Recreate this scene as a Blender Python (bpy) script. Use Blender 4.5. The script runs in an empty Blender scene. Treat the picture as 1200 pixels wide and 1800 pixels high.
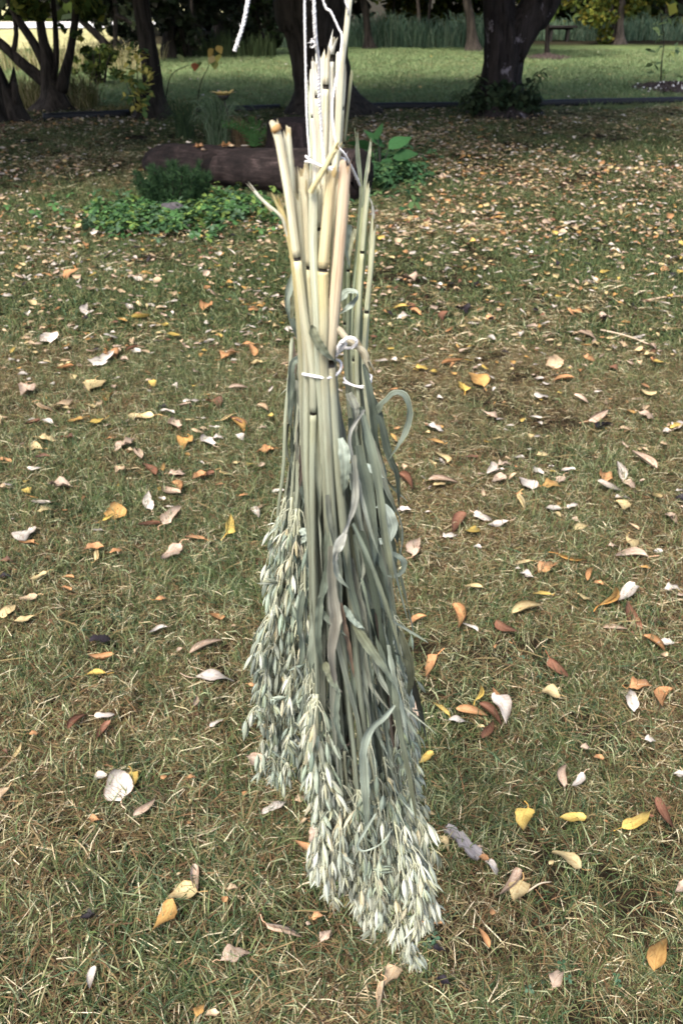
import bpy, math, random
import numpy as np
from mathutils import Vector

rng = np.random.default_rng(11)
random.seed(11)
sc = bpy.context.scene
col = sc.collection
PI = math.pi

# ------------------------------------------------------------------ camera
CAM = np.array([0.0, 0.0, 1.5])
PITCH = math.radians(31.4)
FPX = 1498.0                                   # focal length in photo pixels (1200 x 1800)
cd = bpy.data.cameras.new('camera')
cam = bpy.data.objects.new('camera', cd)
col.objects.link(cam)
cam.location = CAM
cam.rotation_euler = (PI / 2 - PITCH, 0, 0)
cd.sensor_fit = 'VERTICAL'
cd.sensor_height = 5.0
cd.lens = 5.0 * FPX / 1800.0
cd.clip_start = 0.02
cd.clip_end = 800
cd.dof.use_dof = True
cd.dof.focus_distance = 0.95
cd.dof.aperture_fstop = 1.9
sc.camera = cam

# ------------------------------------------------------------------ world, sun, exposure
SUN_EL, SUN_AZ = math.radians(56), math.radians(205)
w = bpy.data.worlds.new('World')
sc.world = w
w.use_nodes = True
nt = w.node_tree
nt.nodes.clear()
out = nt.nodes.new('ShaderNodeOutputWorld')
bg = nt.nodes.new('ShaderNodeBackground')
sky = nt.nodes.new('ShaderNodeTexSky')
sky.sky_type = 'NISHITA'
sky.sun_disc = False
sky.sun_elevation = SUN_EL
sky.sun_rotation = SUN_AZ
sky.dust_density = 4.0
sky.air_density = 1.0
sky.ozone_density = 0.6
bg.inputs['Strength'].default_value = 0.13
nt.links.new(sky.outputs[0], bg.inputs['Color'])
nt.links.new(bg.outputs[0], out.inputs['Surface'])
sd = bpy.data.lights.new('sun', 'SUN')
sun = bpy.data.objects.new('sun', sd)
col.objects.link(sun)
sd.energy = 2.05
sd.angle = math.radians(16)
sd.color = (1.0, 0.95, 0.87)
sdir = Vector((math.sin(SUN_AZ) * math.cos(SUN_EL), math.cos(SUN_AZ) * math.cos(SUN_EL), math.sin(SUN_EL)))
sun.rotation_euler = sdir.to_track_quat('Z', 'Y').to_euler()
sun.location = (0, -4, 9)
vs = sc.view_settings
vs.view_transform = 'Standard'
vs.look = 'None'
vs.gamma = 1
vs.use_curve_mapping = False
vs.exposure = 1.55
sc.cycles.use_denoising = True
sc.cycles.max_bounces = 6
sc.cycles.transparent_max_bounces = 4

# ------------------------------------------------------------------ pixel helpers
cp, sp = math.cos(PITCH), math.sin(PITCH)
def ray(px, py):
    u, v = (px - 600.0) / FPX, (900.0 - py) / FPX
    return np.array([u, cp + v * sp, -sp + v * cp])
def at(px, py, Y):
    d = ray(px, py)
    return CAM + d * (Y / d[1])
def ground(px, py, z=0.0):
    d = ray(px, py)
    return CAM + d * ((z - CAM[2]) / d[2])
def pxsize(p):
    """metres per photo pixel at a point"""
    q = np.asarray(p) - CAM
    return (q[1] * cp - q[2] * sp) / FPX
def project(p):
    q = np.asarray(p) - CAM
    dep = q[1] * cp - q[2] * sp
    return 600 + q[0] / dep * FPX, 900 - (q[1] * sp + q[2] * cp) / dep * FPX

# ------------------------------------------------------------------ mesh helpers
def hsh(*a):
    return (math.sin(a[0] * 12.9898 + (a[1] if len(a) > 1 else 0) * 78.233) * 43758.5453) % 1.0

class MB:
    def __init__(s):
        s.V, s.F, s.C, s.S, s.M, s.n = [], [], [], [], [], 0
    def add(s, V, F, c=(1, 1, 1), strip=None, m=0):
        V = np.asarray(V, float)
        F = np.asarray(F, int)
        s.V.append(V)
        s.F.append(F + s.n)
        c = np.asarray(c, float)
        if c.ndim == 1:
            c = np.tile(c, (len(V), 1))
        s.C.append(c)
        s.S.append(np.zeros((len(V), 3)) if strip is None else strip)
        s.M.append(np.full(len(F), m, int))
        s.n += len(V)
        return s
    def arrays(s):
        return np.concatenate(s.V), np.concatenate(s.C), np.concatenate(s.S)
    def mesh(s, name, mats, org=(0, 0, 0), smooth=True):
        V, C, S = s.arrays()
        V = V - np.asarray(org)
        me = bpy.data.meshes.new(name)
        me.vertices.add(len(V))
        me.vertices.foreach_set('co', V.astype(np.float32).ravel())
        loops = np.concatenate([f.ravel() for f in s.F])
        tot = np.concatenate([np.full(len(f), f.shape[1]) for f in s.F])
        start = np.concatenate([[0], np.cumsum(tot)[:-1]])
        me.loops.add(len(loops))
        me.loops.foreach_set('vertex_index', loops.astype(np.int32))
        me.polygons.add(len(tot))
        me.polygons.foreach_set('loop_start', start.astype(np.int32))
        me.polygons.foreach_set('loop_total', tot.astype(np.int32))
        me.polygons.foreach_set('material_index', np.concatenate(s.M).astype(np.int32))
        me.polygons.foreach_set('use_smooth', np.full(len(tot), smooth))
        a = me.attributes.new('col', 'FLOAT_COLOR', 'POINT')
        a.data.foreach_set('color', np.concatenate([C, np.ones((len(C), 1))], 1).astype(np.float32).ravel())
        a = me.attributes.new('strip', 'FLOAT_VECTOR', 'POINT')
        a.data.foreach_set('vector', S.astype(np.float32).ravel())
        for m in (mats if isinstance(mats, (list, tuple)) else [mats]):
            me.materials.append(m)
        me.update()
        me.validate()
        return me
    def obj(s, name, mats, parent=None, org=None, smooth=True):
        if org is None:
            org = np.array(parent.location) if parent is not None and parent.type == 'EMPTY' else (
                np.array(parent['wo']) if parent is not None else np.zeros(3))
        me = s.mesh(name, mats, org, smooth)
        o = bpy.data.objects.new(name, me)
        col.objects.link(o)
        if parent is not None:
            o.parent = parent
            o['wo'] = list(map(float, org))
        else:
            o.location = org
            o['wo'] = list(map(float, org))
        return o

def tag(o, label=None, cat=None, group=None, kind=None):
    if label: o['label'] = label
    if cat: o['category'] = cat
    if group: o['group'] = group
    if kind: o['kind'] = kind
    return o
def empty(name, loc, label, cat, group=None):
    o = bpy.data.objects.new(name, None)
    o.empty_display_size = 0.1
    col.objects.link(o)
    o.location = tuple(loc)
    return tag(o, label, cat, group)

def unit(v):
    return v / (np.linalg.norm(v, axis=-1, keepdims=True) + 1e-12)
def spline(P, n):
    """Catmull-Rom through P, n samples, even in parameter by chord length"""
    P = np.asarray(P, float)
    if len(P) == 2:
        t = np.linspace(0, 1, n)[:, None]
        return P[0] * (1 - t) + P[1] * t
    Q = np.vstack([2 * P[0] - P[1], P, 2 * P[-1] - P[-2]])
    d = np.concatenate([[0], np.cumsum(np.linalg.norm(np.diff(P, axis=0), axis=1))])
    s = np.linspace(0, d[-1], n)
    i = np.clip(np.searchsorted(d, s, 'right') - 1, 0, len(P) - 2)
    t = ((s - d[i]) / (d[i + 1] - d[i] + 1e-12))[:, None]
    p0, p1, p2, p3 = Q[i], Q[i + 1], Q[i + 2], Q[i + 3]
    return 0.5 * (2 * p1 + (p2 - p0) * t + (2 * p0 - 5 * p1 + 4 * p2 - p3) * t ** 2 + (3 * p1 - p0 - 3 * p2 + p3) * t ** 3)
def tangents(P):
    return unit(np.gradient(P, axis=0))
def frames(P):
    T = tangents(P)
    a = np.array([0.0, 0, 1]) if abs(T[0, 2]) < 0.8 else np.array([0.0, 1, 0])
    N = np.zeros_like(P)
    N[0] = unit(np.cross(T[0], a))
    for i in range(1, len(P)):
        v = N[i - 1] - T[i] * np.dot(N[i - 1], T[i])
        N[i] = unit(v)
    return T, N, np.cross(T, N)
def tube(mb, P, R, sides=8, c=(1, 1, 1), caps=True, m=0, rough=0.0, seed=0.0, flat=1.0):
    P = np.asarray(P, float)
    n = len(P)
    R = np.broadcast_to(np.asarray(R, float), (n,))
    T, N, B = frames(P)
    a = np.linspace(0, 2 * PI, sides, endpoint=False)
    rr = np.ones((n, sides))
    if rough:
        r2 = np.random.default_rng(abs(int(seed * 1000)) + 5)
        ph = r2.uniform(0, 6.28, 6)
        k = np.arange(n)[:, None]
        for q, (fa, fz) in enumerate(((3, .3), (5, .17), (8, .4), (2, .9), (11, .13), (7, .7))):
            rr = rr + rough * np.sin(fa * a[None, :] + fz * k + ph[q]) * (0.5 if q > 1 else 0.8)
        rr = rr + rough * 0.6 * r2.uniform(-1, 1, (n, sides)) + rough * 1.0 * r2.uniform(-1, 1, (1, sides))
    V = P[:, None, :] + (N[:, None, :] * np.cos(a)[None, :, None] + B[:, None, :] * np.sin(a)[None, :, None] * flat) * (R[:, None] * rr)[..., None]
    V = V.reshape(-1, 3)
    i, j = np.meshgrid(np.arange(n - 1), np.arange(sides), indexing='ij')
    j2 = (j + 1) % sides
    F = np.stack([i * sides + j, i * sides + j2, (i + 1) * sides + j2, (i + 1) * sides + j], -1).reshape(-1, 4)
    L = np.concatenate([[0], np.cumsum(np.linalg.norm(np.diff(P, axis=0), axis=1))])
    st = np.stack([np.tile(a / (2 * PI), n), np.repeat(L, sides), np.full(n * sides, seed)], 1)
    c = np.asarray(c, float)
    if c.ndim == 2 and len(c) == n:
        c = np.repeat(c, sides, 0)
    mb.add(V, F, c, st, m)
    if caps:
        mb.F.append(np.array([list(range(mb.n - n * sides, mb.n - n * sides + sides))[::-1]]))
        mb.F.append(np.array([list(range(mb.n - sides, mb.n))]))
        mb.M.append(np.array([m])); mb.M.append(np.array([m]))
    return mb
def ribbon(mb, P, W, c=(1, 1, 1), twist=0.0, fold=0.25, m=0, seed=0.0, face=None, cols=3):
    """a blade along P, width W, facing the point FACE (default: the camera), turned by TWIST about its run"""
    P = np.asarray(P, float)
    n = len(P)
    W = np.broadcast_to(np.asarray(W, float), (n,))
    tw = np.broadcast_to(np.asarray(twist, float), (n,))[:, None]
    T = tangents(P)
    view = unit((CAM if face is None else np.asarray(face)) - P) if face is None or np.ndim(face) == 1 and len(face) == 3 and face is not None else face
    S = unit(np.cross(T, view))
    Nn = np.cross(S, T)
    S2 = S * np.cos(tw) + Nn * np.sin(tw)
    N2 = -S * np.sin(tw) + Nn * np.cos(tw)
    us = np.linspace(-1, 1, cols)
    V = np.stack([P + S2 * (u * W / 2)[:, None] - N2 * ((abs(u) - 1) * fold * W / 2)[:, None] * -1 for u in us], 1).reshape(-1, 3)
    i, j = np.meshgrid(np.arange(n - 1), np.arange(cols - 1), indexing='ij')
    F = np.stack([i * cols + j, i * cols + j + 1, (i + 1) * cols + j + 1, (i + 1) * cols + j], -1).reshape(-1, 4)
    L = np.concatenate([[0], np.cumsum(np.linalg.norm(np.diff(P, axis=0), axis=1))])
    st = np.stack([np.tile(us * 0.5, n), np.repeat(L, cols), np.full(n * cols, seed)], 1)
    c = np.asarray(c, float)
    if c.ndim == 2 and len(c) == n:
        c = np.repeat(c, cols, 0)
    return mb.add(V, F, c, st, m)

# ------------------------------------------------------------------ materials
def new_mat(name, rough=0.7, spec=0.3):
    m = bpy.data.materials.new(name)
    m.use_nodes = True
    b = m.node_tree.nodes['Principled BSDF']
    b.inputs['Roughness'].default_value = rough
    b.inputs['Specular IOR Level'].default_value = spec
    return m, m.node_tree, b
def N(nt, t, **k):
    n = nt.nodes.new(t)
    for a, v in k.items():
        if a in n.inputs and not hasattr(n, a): n.inputs[a].default_value = v
        else: setattr(n, a, v)
    return n
def mixc(nt, mode, fac, a, b):
    n = nt.nodes.new('ShaderNodeMix')
    n.data_type = 'RGBA'
    n.blend_type = mode
    for i, v in ((0, fac), (6, a), (7, b)):
        if hasattr(v, 'links') or hasattr(v, 'is_linked'): nt.links.new(v, n.inputs[i])
        else: n.inputs[i].default_value = v if i == 0 else (*v, 1) if len(v) == 3 else v
    return n.outputs[2]
def ramp(nt, fac, stops):
    r = nt.nodes.new('ShaderNodeValToRGB')
    e = r.color_ramp.elements
    while len(e) < len(stops): e.new(0.5)
    for q, (p, c) in zip(e, stops):
        q.position = p
        q.color = (*c, 1) if len(c) == 3 else c
    nt.links.new(fac, r.inputs[0])
    return r.outputs[0]
def noise(nt, vec, scale, detail=4, rough=0.55, dist=0):
    n = N(nt, 'ShaderNodeTexNoise')
    n.inputs['Scale'].default_value = scale
    n.inputs['Detail'].default_value = detail
    n.inputs['Roughness'].default_value = rough
    n.inputs['Distortion'].default_value = dist
    if vec is not None: nt.links.new(vec, n.inputs['Vector'])
    return n.outputs['Fac']
def attr(nt, name):
    a = N(nt, 'ShaderNodeAttribute')
    a.attribute_name = name
    return a
def mapping(nt, vec, scale):
    m = N(nt, 'ShaderNodeMapping')
    m.inputs['Scale'].default_value = scale
    nt.links.new(vec, m.inputs['Vector'])
    return m.outputs[0]
def bump(nt, b, h, strength, dist):
    n = N(nt, 'ShaderNodeBump')
    n.inputs['Strength'].default_value = strength
    n.inputs['Distance'].default_value = dist
    nt.links.new(h, n.inputs['Height'])
    nt.links.new(n.outputs[0], b.inputs['Normal'])
def translucent(m, colour_socket, fac):
    nt = m.node_tree
    b = nt.nodes['Principled BSDF']
    o = nt.nodes['Material Output']
    t = N(nt, 'ShaderNodeBsdfTranslucent')
    nt.links.new(colour_socket, t.inputs['Color'])
    mx = N(nt, 'ShaderNodeMixShader')
    mx.inputs[0].default_value = fac
    nt.links.new(b.outputs[0], mx.inputs[1])
    nt.links.new(t.outputs[0], mx.inputs[2])
    nt.links.new(mx.outputs[0], o.inputs['Surface'])

def fibre_mat(name, streak, rough, trans=0.0, us=26, vs_=9, lo=0.62, hi=1.2):
    """straw and blades: vertex colour with fibres running along the piece"""
    m, nt, b = new_mat(name, rough, 0.35)
    c = attr(nt, 'col').outputs['Color']
    oi = N(nt, 'ShaderNodeObjectInfo')
    c = mixc(nt, 'MULTIPLY', 1.0, c, oi.outputs['Color'])
    s = attr(nt, 'strip').outputs['Vector']
    f = noise(nt, mapping(nt, s, (us, vs_, 17)), 1.0, 3, 0.6)
    f2 = noise(nt, mapping(nt, s, (6, 22, 9)), 1.0, 3, 0.6)
    k = ramp(nt, f, ((0.28, (lo,) * 3), (0.72, (hi,) * 3)))
    c2 = mixc(nt, 'MULTIPLY', streak, c, k)
    k2 = ramp(nt, f2, ((0.3, (0.72, 0.66, 0.6)), (0.55, (1, 1, 1)), (0.8, (1.12, 1.1, 1.02))))
    c2 = mixc(nt, 'MULTIPLY', 0.75, c2, k2)
    nt.links.new(c2, b.inputs['Base Color'])
    bump(nt, b, f, 0.6, 0.0009)
    if trans: translucent(m, c2, trans)
    return m
M_STALK = fibre_mat('oat_straw', 1.0, 0.5, us=34, vs_=6, lo=.5, hi=1.12)
M_BLADE = fibre_mat('oat_blade', 1.0, 0.55, 0.1, us=22, vs_=5, lo=0.42, hi=1.22)
M_HUSK = fibre_mat('oat_husk', 0.85, 0.5, 0.06, us=9, vs_=30, lo=0.7, hi=1.15)
M_PLANT = fibre_mat('plant_leaf', 0.5, 0.75, 0.2, us=8, vs_=20)
M_PLANT.node_tree.nodes['Principled BSDF'].inputs['Specular IOR Level'].default_value = 0.12

def grass_mat():
    m, nt, b = new_mat('grass_blades', 0.75, 0.15)
    c = attr(nt, 'col').outputs['Color']
    oi = N(nt, 'ShaderNodeObjectInfo')
    v = ramp(nt, oi.outputs['Random'], ((0.0, (0.72, 0.66, 0.6)), (0.35, (0.95, 1.0, 0.9)), (0.7, (1.15, 1.08, 1.0)), (1.0, (0.86, 0.98, 0.8))))
    c = mixc(nt, 'MULTIPLY', 1.0, c, v)
    nt.links.new(c, b.inputs['Base Color'])
    translucent(m, c, 0.15)
    return m
M_GRASS = grass_mat()

def dead_leaf_mat():
    m, nt, b = new_mat('dead_leaf', 0.6, 0.3)
    oi = N(nt, 'ShaderNodeObjectInfo')
    c = mixc(nt, 'MULTIPLY', 1.0, attr(nt, 'col').outputs['Color'], oi.outputs['Color'])
    s = attr(nt, 'strip').outputs['Vector']
    ad = N(nt, 'ShaderNodeVectorMath', operation='ADD')
    sc_ = N(nt, 'ShaderNodeVectorMath', operation='SCALE')
    cb = N(nt, 'ShaderNodeCombineXYZ')
    for i in range(3): nt.links.new(oi.outputs['Random'], cb.inputs[i])
    nt.links.new(cb.outputs[0], sc_.inputs[0]); sc_.inputs['Scale'].default_value = 40
    nt.links.new(s, ad.inputs[0]); nt.links.new(sc_.outputs[0], ad.inputs[1])
    f = noise(nt, ad.outputs[0], 2.2, 5, 0.65)
    c = mixc(nt, 'MULTIPLY', 0.9, c, ramp(nt, f, ((0.3, (0.62, 0.5, 0.42)), (0.52, (1, 1, 1)), (0.75, (1.1, 1.08, 1.05)))))
    sx = N(nt, 'ShaderNodeSeparateXYZ'); nt.links.new(s, sx.inputs[0])
    def M(op, a, b_=None, c_=None):
        n = N(nt, 'ShaderNodeMath', operation=op)
        for k, v in enumerate((a, b_, c_)):
            if v is None: continue
            if hasattr(v, 'is_linked'): nt.links.new(v, n.inputs[k])
            else: n.inputs[k].default_value = v
        return n.outputs[0]
    ay = M('ABSOLUTE', sx.outputs[1])
    vein = M('FRACT', M('MULTIPLY_ADD', ay, -1.5, M('MULTIPLY', sx.outputs[0], 4.2)))
    vein = M('MAXIMUM', M('LESS_THAN', vein, 0.13), M('LESS_THAN', ay, 0.07))
    c = mixc(nt, 'MULTIPLY', M('MULTIPLY', vein, 0.75), c, (0.78, 0.70, 0.62))
    rim = M('GREATER_THAN', M('ADD', ay, M('MULTIPLY', f, 0.5)), 1.22)
    c = mixc(nt, 'MULTIPLY', M('MULTIPLY', rim, 0.8), c, (0.55, 0.40, 0.30))
    sp_ = noise(nt, ad.outputs[0], 14, 3, 0.6)
    c = mixc(nt, 'MULTIPLY', 0.8, c, ramp(nt, sp_, ((0.27, (0.35, 0.25, 0.2)), (0.36, (1, 1, 1)))))
    nt.links.new(c, b.inputs['Base Color'])
    bump(nt, b, sp_, 0.3, 0.001)
    translucent(m, c, 0.12)
    return m
M_DEAD = dead_leaf_mat()

def bark_mat(name, a, bcol, pale, scale=1.0, pale_amt=0.62):
    m, nt, b = new_mat(name, 0.9, 0.12)
    tc = N(nt, 'ShaderNodeTexCoord')
    v = mapping(nt, tc.outputs['Object'], (14 * scale, 14 * scale, 2.2 * scale))
    f = noise(nt, v, 1.0, 6, 0.65, 0.6)
    c = ramp(nt, f, ((0.32, a), (0.62, bcol)))
    g = noise(nt, mapping(nt, tc.outputs['Object'], (5, 5, 3.4)), 1.0, 4, 0.7)
    c = mixc(nt, 'MIX', ramp(nt, g, ((pale_amt, (0, 0, 0)), (pale_amt + 0.08, (1, 1, 1)))), c, pale)
    nt.links.new(c, b.inputs['Base Color'])
    bump(nt, b, f, 1.0, 0.03)
    return m
M_BARK = bark_mat('dark_bark', (0.005, 0.0042, 0.0036), (0.046, 0.038, 0.032), (0.055, 0.05, 0.046), pale_amt=0.70)
M_BARKP = bark_mat('lichen_bark', (0.004, 0.0035, 0.0035), (0.034, 0.028, 0.027), (0.17, 0.15, 0.17), pale_amt=0.60)
M_BARKG = bark_mat('grey_bark', (0.02, 0.017, 0.014), (0.085, 0.07, 0.058), (0.15, 0.135, 0.12), pale_amt=0.68)

def plain(name, c, rough=0.7, spec=0.3, var=0.25, scale=30.0, bmp=0.0):
    m, nt, b = new_mat(name, rough, spec)
    tc = N(nt, 'ShaderNodeTexCoord')
    f = noise(nt, tc.outputs['Object'], scale, 5, 0.6)
    c2 = mixc(nt, 'MULTIPLY', 1.0, c, ramp(nt, f, ((0.3, (1 - var,) * 3), (0.7, (1 + var,) * 3))))
    nt.links.new(c2, b.inputs['Base Color'])
    if bmp: bump(nt, b, f, 0.8, bmp)
    return m
M_TWINE = plain('cotton_twine', (0.72, 0.70, 0.69), 0.85, 0.1, 0.12, 900)
M_EDGE = plain('black_plastic', (0.008, 0.009, 0.012), 0.6, 0.3, 0.3, 8)
M_ROCK = plain('dark_rock', (0.055, 0.05, 0.055), 0.8, 0.3, 0.4, 14, 0.02)
M_MULCH = plain('mulch', (0.06, 0.045, 0.04), 0.95, 0.1, 0.5, 60, 0.02)
M_IRON = plain('rusty_iron', (0.03, 0.024, 0.02), 0.6, 0.4, 0.3, 60)
M_DARKWOOD = plain('weathered_wood', (0.03, 0.027, 0.025), 0.85, 0.2, 0.4, 20)
M_ROAD = plain('pale_gravel', (0.62, 0.60, 0.57), 0.9, 0.1, 0.12, 3)

def log_mat():
    m, nt, b = new_mat('rotting_log', 0.85, 0.2)
    tc = N(nt, 'ShaderNodeTexCoord')
    s = attr(nt, 'strip').outputs['Vector']
    f = noise(nt, mapping(nt, s, (26, 4.5, 1)), 1.0, 5, 0.7, 0.8)
    g = noise(nt, tc.outputs['Object'], 5, 4, 0.6)
    c = ramp(nt, f, ((0.3, (0.005, 0.0038, 0.0036)), (0.55, (0.024, 0.017, 0.016)), (0.78, (0.085, 0.066, 0.062))))
    c = mixc(nt, 'MULTIPLY', 0.8, c, ramp(nt, g, ((0.35, (0.45, 0.42, 0.42)), (0.65, (1.25, 1.2, 1.2)))))
    c = mixc(nt, 'MULTIPLY', 1.0, c, attr(nt, 'col').outputs['Color'])
    nt.links.new(c, b.inputs['Base Color'])
    g2 = noise(nt, tc.outputs['Object'], 16, 5, 0.7)
    c = mixc(nt, 'MULTIPLY', 0.9, c, ramp(nt, g2, ((0.3, (0.4, 0.4, 0.4)), (0.55, (1, 1, 1)), (0.75, (1.7, 1.6, 1.6)))))
    nt.links.new(c, b.inputs['Base Color'])
    bump(nt, b, g2, 0.9, 0.02)
    return m
M_LOG = log_mat()

# ------------------------------------------------------------------ ground
def ground_mat():
    m, nt, b = new_mat('lawn_soil', 0.95, 0.05)
    tc = N(nt, 'ShaderNodeTexCoord')
    P = tc.outputs['Object']
    n1 = noise(nt, P, 60, 5, 0.7)
    n2 = noise(nt, P, 1.3, 4, 0.6)
    near = ramp(nt, n1, ((0.3, (0.006, 0.005, 0.003)), (0.55, (0.020, 0.015, 0.009)), (0.75, (0.05, 0.038, 0.022))))
    nf = noise(nt, P, 9, 6, 0.75)
    far = ramp(nt, nf, ((0.3, (0.05, 0.08, 0.028)), (0.5, (0.10, 0.14, 0.055)), (0.7, (0.17, 0.19, 0.09))))
    sx = N(nt, 'ShaderNodeSeparateXYZ'); nt.links.new(P, sx.inputs[0])
    mr = N(nt, 'ShaderNodeMapRange'); nt.links.new(sx.outputs[1], mr.inputs[0])
    mr.inputs[1].default_value = 13.6; mr.inputs[2].default_value = 14.6
    c = mixc(nt, 'MIX', mr.outputs[0], near, far)
    # dry pale hay field beyond the lawn on the west side
    straw = ramp(nt, noise(nt, P, 2.2, 6, 0.7), ((0.3, (0.16, 0.17, 0.07)), (0.5, (0.36, 0.35, 0.17)), (0.7, (0.55, 0.46, 0.30))))
    ad = N(nt, 'ShaderNodeMath', operation='MULTIPLY_ADD')
    nt.links.new(sx.outputs[0], ad.inputs[0]); ad.inputs[1].default_value = -1.6
    yq = N(nt, 'ShaderNodeMath', operation='MULTIPLY'); nt.links.new(sx.outputs[1], yq.inputs[0]); yq.inputs[1].default_value = 0.25
    nt.links.new(yq.outputs[0], ad.inputs[2])
    mf = N(nt, 'ShaderNodeMapRange'); nt.links.new(ad.outputs[0], mf.inputs[0])
    mf.inputs[1].default_value = 12; mf.inputs[2].default_value = 22
    c = mixc(nt, 'MIX', mf.outputs[0], c, straw)
    # brown leaf mould on the floor of the woods
    wy = N(nt, 'ShaderNodeMapRange'); nt.links.new(sx.outputs[1], wy.inputs[0]); wy.inputs[1].default_value = 31; wy.inputs[2].default_value = 33
    wx = N(nt, 'ShaderNodeMapRange'); nt.links.new(sx.outputs[0], wx.inputs[0]); wx.inputs[1].default_value = -9.0; wx.inputs[2].default_value = -8.0
    wm = N(nt, 'ShaderNodeMath', operation='MULTIPLY'); nt.links.new(wy.outputs[0], wm.inputs[0]); nt.links.new(wx.outputs[0], wm.inputs[1])
    c = mixc(nt, 'MIX', wm.outputs[0], c, (0.03, 0.026, 0.016))
    c = mixc(nt, 'MULTIPLY', 0.6, c, ramp(nt, n2, ((0.3, (0.6, 0.6, 0.6)), (0.7, (1.3, 1.25, 1.15)))))
    nt.links.new(c, b.inputs['Base Color'])
    bump(nt, b, n1, 0.7, 0.02)
    return m
mb = MB()
xs = np.concatenate([[-400, -120, -50], np.linspace(-22, 22, 89), [50, 120, 400]])
ys = np.concatenate([[-400, -80, -20], np.linspace(-6, 36, 127), [60, 140, 500]])
X, Y = np.meshgrid(xs, ys, indexing='ij')
Z = 0.012 * np.sin(X * 1.7 + 1) * np.sin(Y * 1.3) + 0.008 * np.sin(X * 4.1 + Y * 2.7)
V = np.stack([X, Y, Z], -1).reshape(-1, 3)
ny = len(ys)
i, j = np.meshgrid(np.arange(len(xs) - 1), np.arange(ny - 1), indexing='ij')
mb.add(V, np.stack([i * ny + j, (i + 1) * ny + j, (i + 1) * ny + j + 1, i * ny + j + 1], -1).reshape(-1, 4))
tag(mb.obj('ground', ground_mat()), kind='structure')
def gz(x, y):
    return 0.012 * math.sin(x * 1.7 + 1) * math.sin(y * 1.3) + 0.008 * math.sin(x * 4.1 + y * 2.7)

# pale gravel road far behind the field
mb = MB()
ra, rb = np.array([-60.0, 46.0, 0.03]), np.array([-9.5, 52.0, 0.03])
nrm = np.array([-0.12, 1, 0])
pts = spline([ra, (ra + rb) / 2 + [0, -0.6, 0], rb], 24)
Vv = np.stack([pts - nrm * 5.0 + [0, 0, 0.02], pts + [0, 0, .12], pts + nrm * 5.0 + [0, 0, 0.02]], 1).reshape(-1, 3)
F = [[k * 3 + q, k * 3 + 3 + q, k * 3 + 4 + q, k * 3 + 1 + q] for k in range(23) for q in (0, 1)]
mb.add(Vv, F)
tag(mb.obj('gravel_road', M_ROAD), kind='structure')

# ------------------------------------------------------------------ scattering with geometry nodes (uncountable stuff only)
def scatter(name, protos, pts, rot, scl, idx, label):
    c = bpy.data.collections.new(name + '_clumps')
    for k, me in enumerate(protos):
        o = bpy.data.objects.new('clump_%02d' % k, me)
        c.objects.link(o)
    me = bpy.data.meshes.new(name)
    n = len(pts)
    me.vertices.add(n)
    me.vertices.foreach_set('co', np.asarray(pts, np.float32).ravel())
    a = me.attributes.new('turn', 'FLOAT_VECTOR', 'POINT'); a.data.foreach_set('vector', np.asarray(rot, np.float32).ravel())
    a = me.attributes.new('size', 'FLOAT', 'POINT'); a.data.foreach_set('value', np.asarray(scl, np.float32))
    a = me.attributes.new('pick', 'INT', 'POINT'); a.data.foreach_set('value', np.asarray(idx, np.int32))
    o = bpy.data.objects.new(name, me)
    col.objects.link(o)
    ng = bpy.data.node_groups.new(name + '_scatter', 'GeometryNodeTree')
    ng.interface.new_socket('Geometry', in_out='INPUT', socket_type='NodeSocketGeometry')
    ng.interface.new_socket('Geometry', in_out='OUTPUT', socket_type='NodeSocketGeometry')
    gi, go = ng.nodes.new('NodeGroupInput'), ng.nodes.new('NodeGroupOutput')
    ci = ng.nodes.new('GeometryNodeCollectionInfo')
    ci.inputs['Collection'].default_value = c
    ci.inputs['Separate Children'].default_value = True
    ci.inputs['Reset Children'].default_value = True
    ip = ng.nodes.new('GeometryNodeInstanceOnPoints')
    ip.inputs['Pick Instance'].default_value = True
    def na(nm, ty):
        q = ng.nodes.new('GeometryNodeInputNamedAttribute')
        q.data_type = ty
        q.inputs['Name'].default_value = nm
        return q.outputs['Attribute']
    er = ng.nodes.new('FunctionNodeEulerToRotation')
    ng.links.new(na('turn', 'FLOAT_VECTOR'), er.inputs[0])
    ng.links.new(gi.outputs[0], ip.inputs['Points'])
    ng.links.new(ci.outputs[0], ip.inputs['Instance'])
    ng.links.new(na('pick', 'INT'), ip.inputs['Instance Index'])
    ng.links.new(er.outputs[0], ip.inputs['Rotation'])
    ng.links.new(na('size', 'FLOAT'), ip.inputs['Scale'])
    ng.links.new(ip.outputs[0], go.inputs[0])
    md = o.modifiers.new('scatter', 'NODES')
    md.node_group = ng
    return tag(o, label, None, None, 'stuff')

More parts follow.
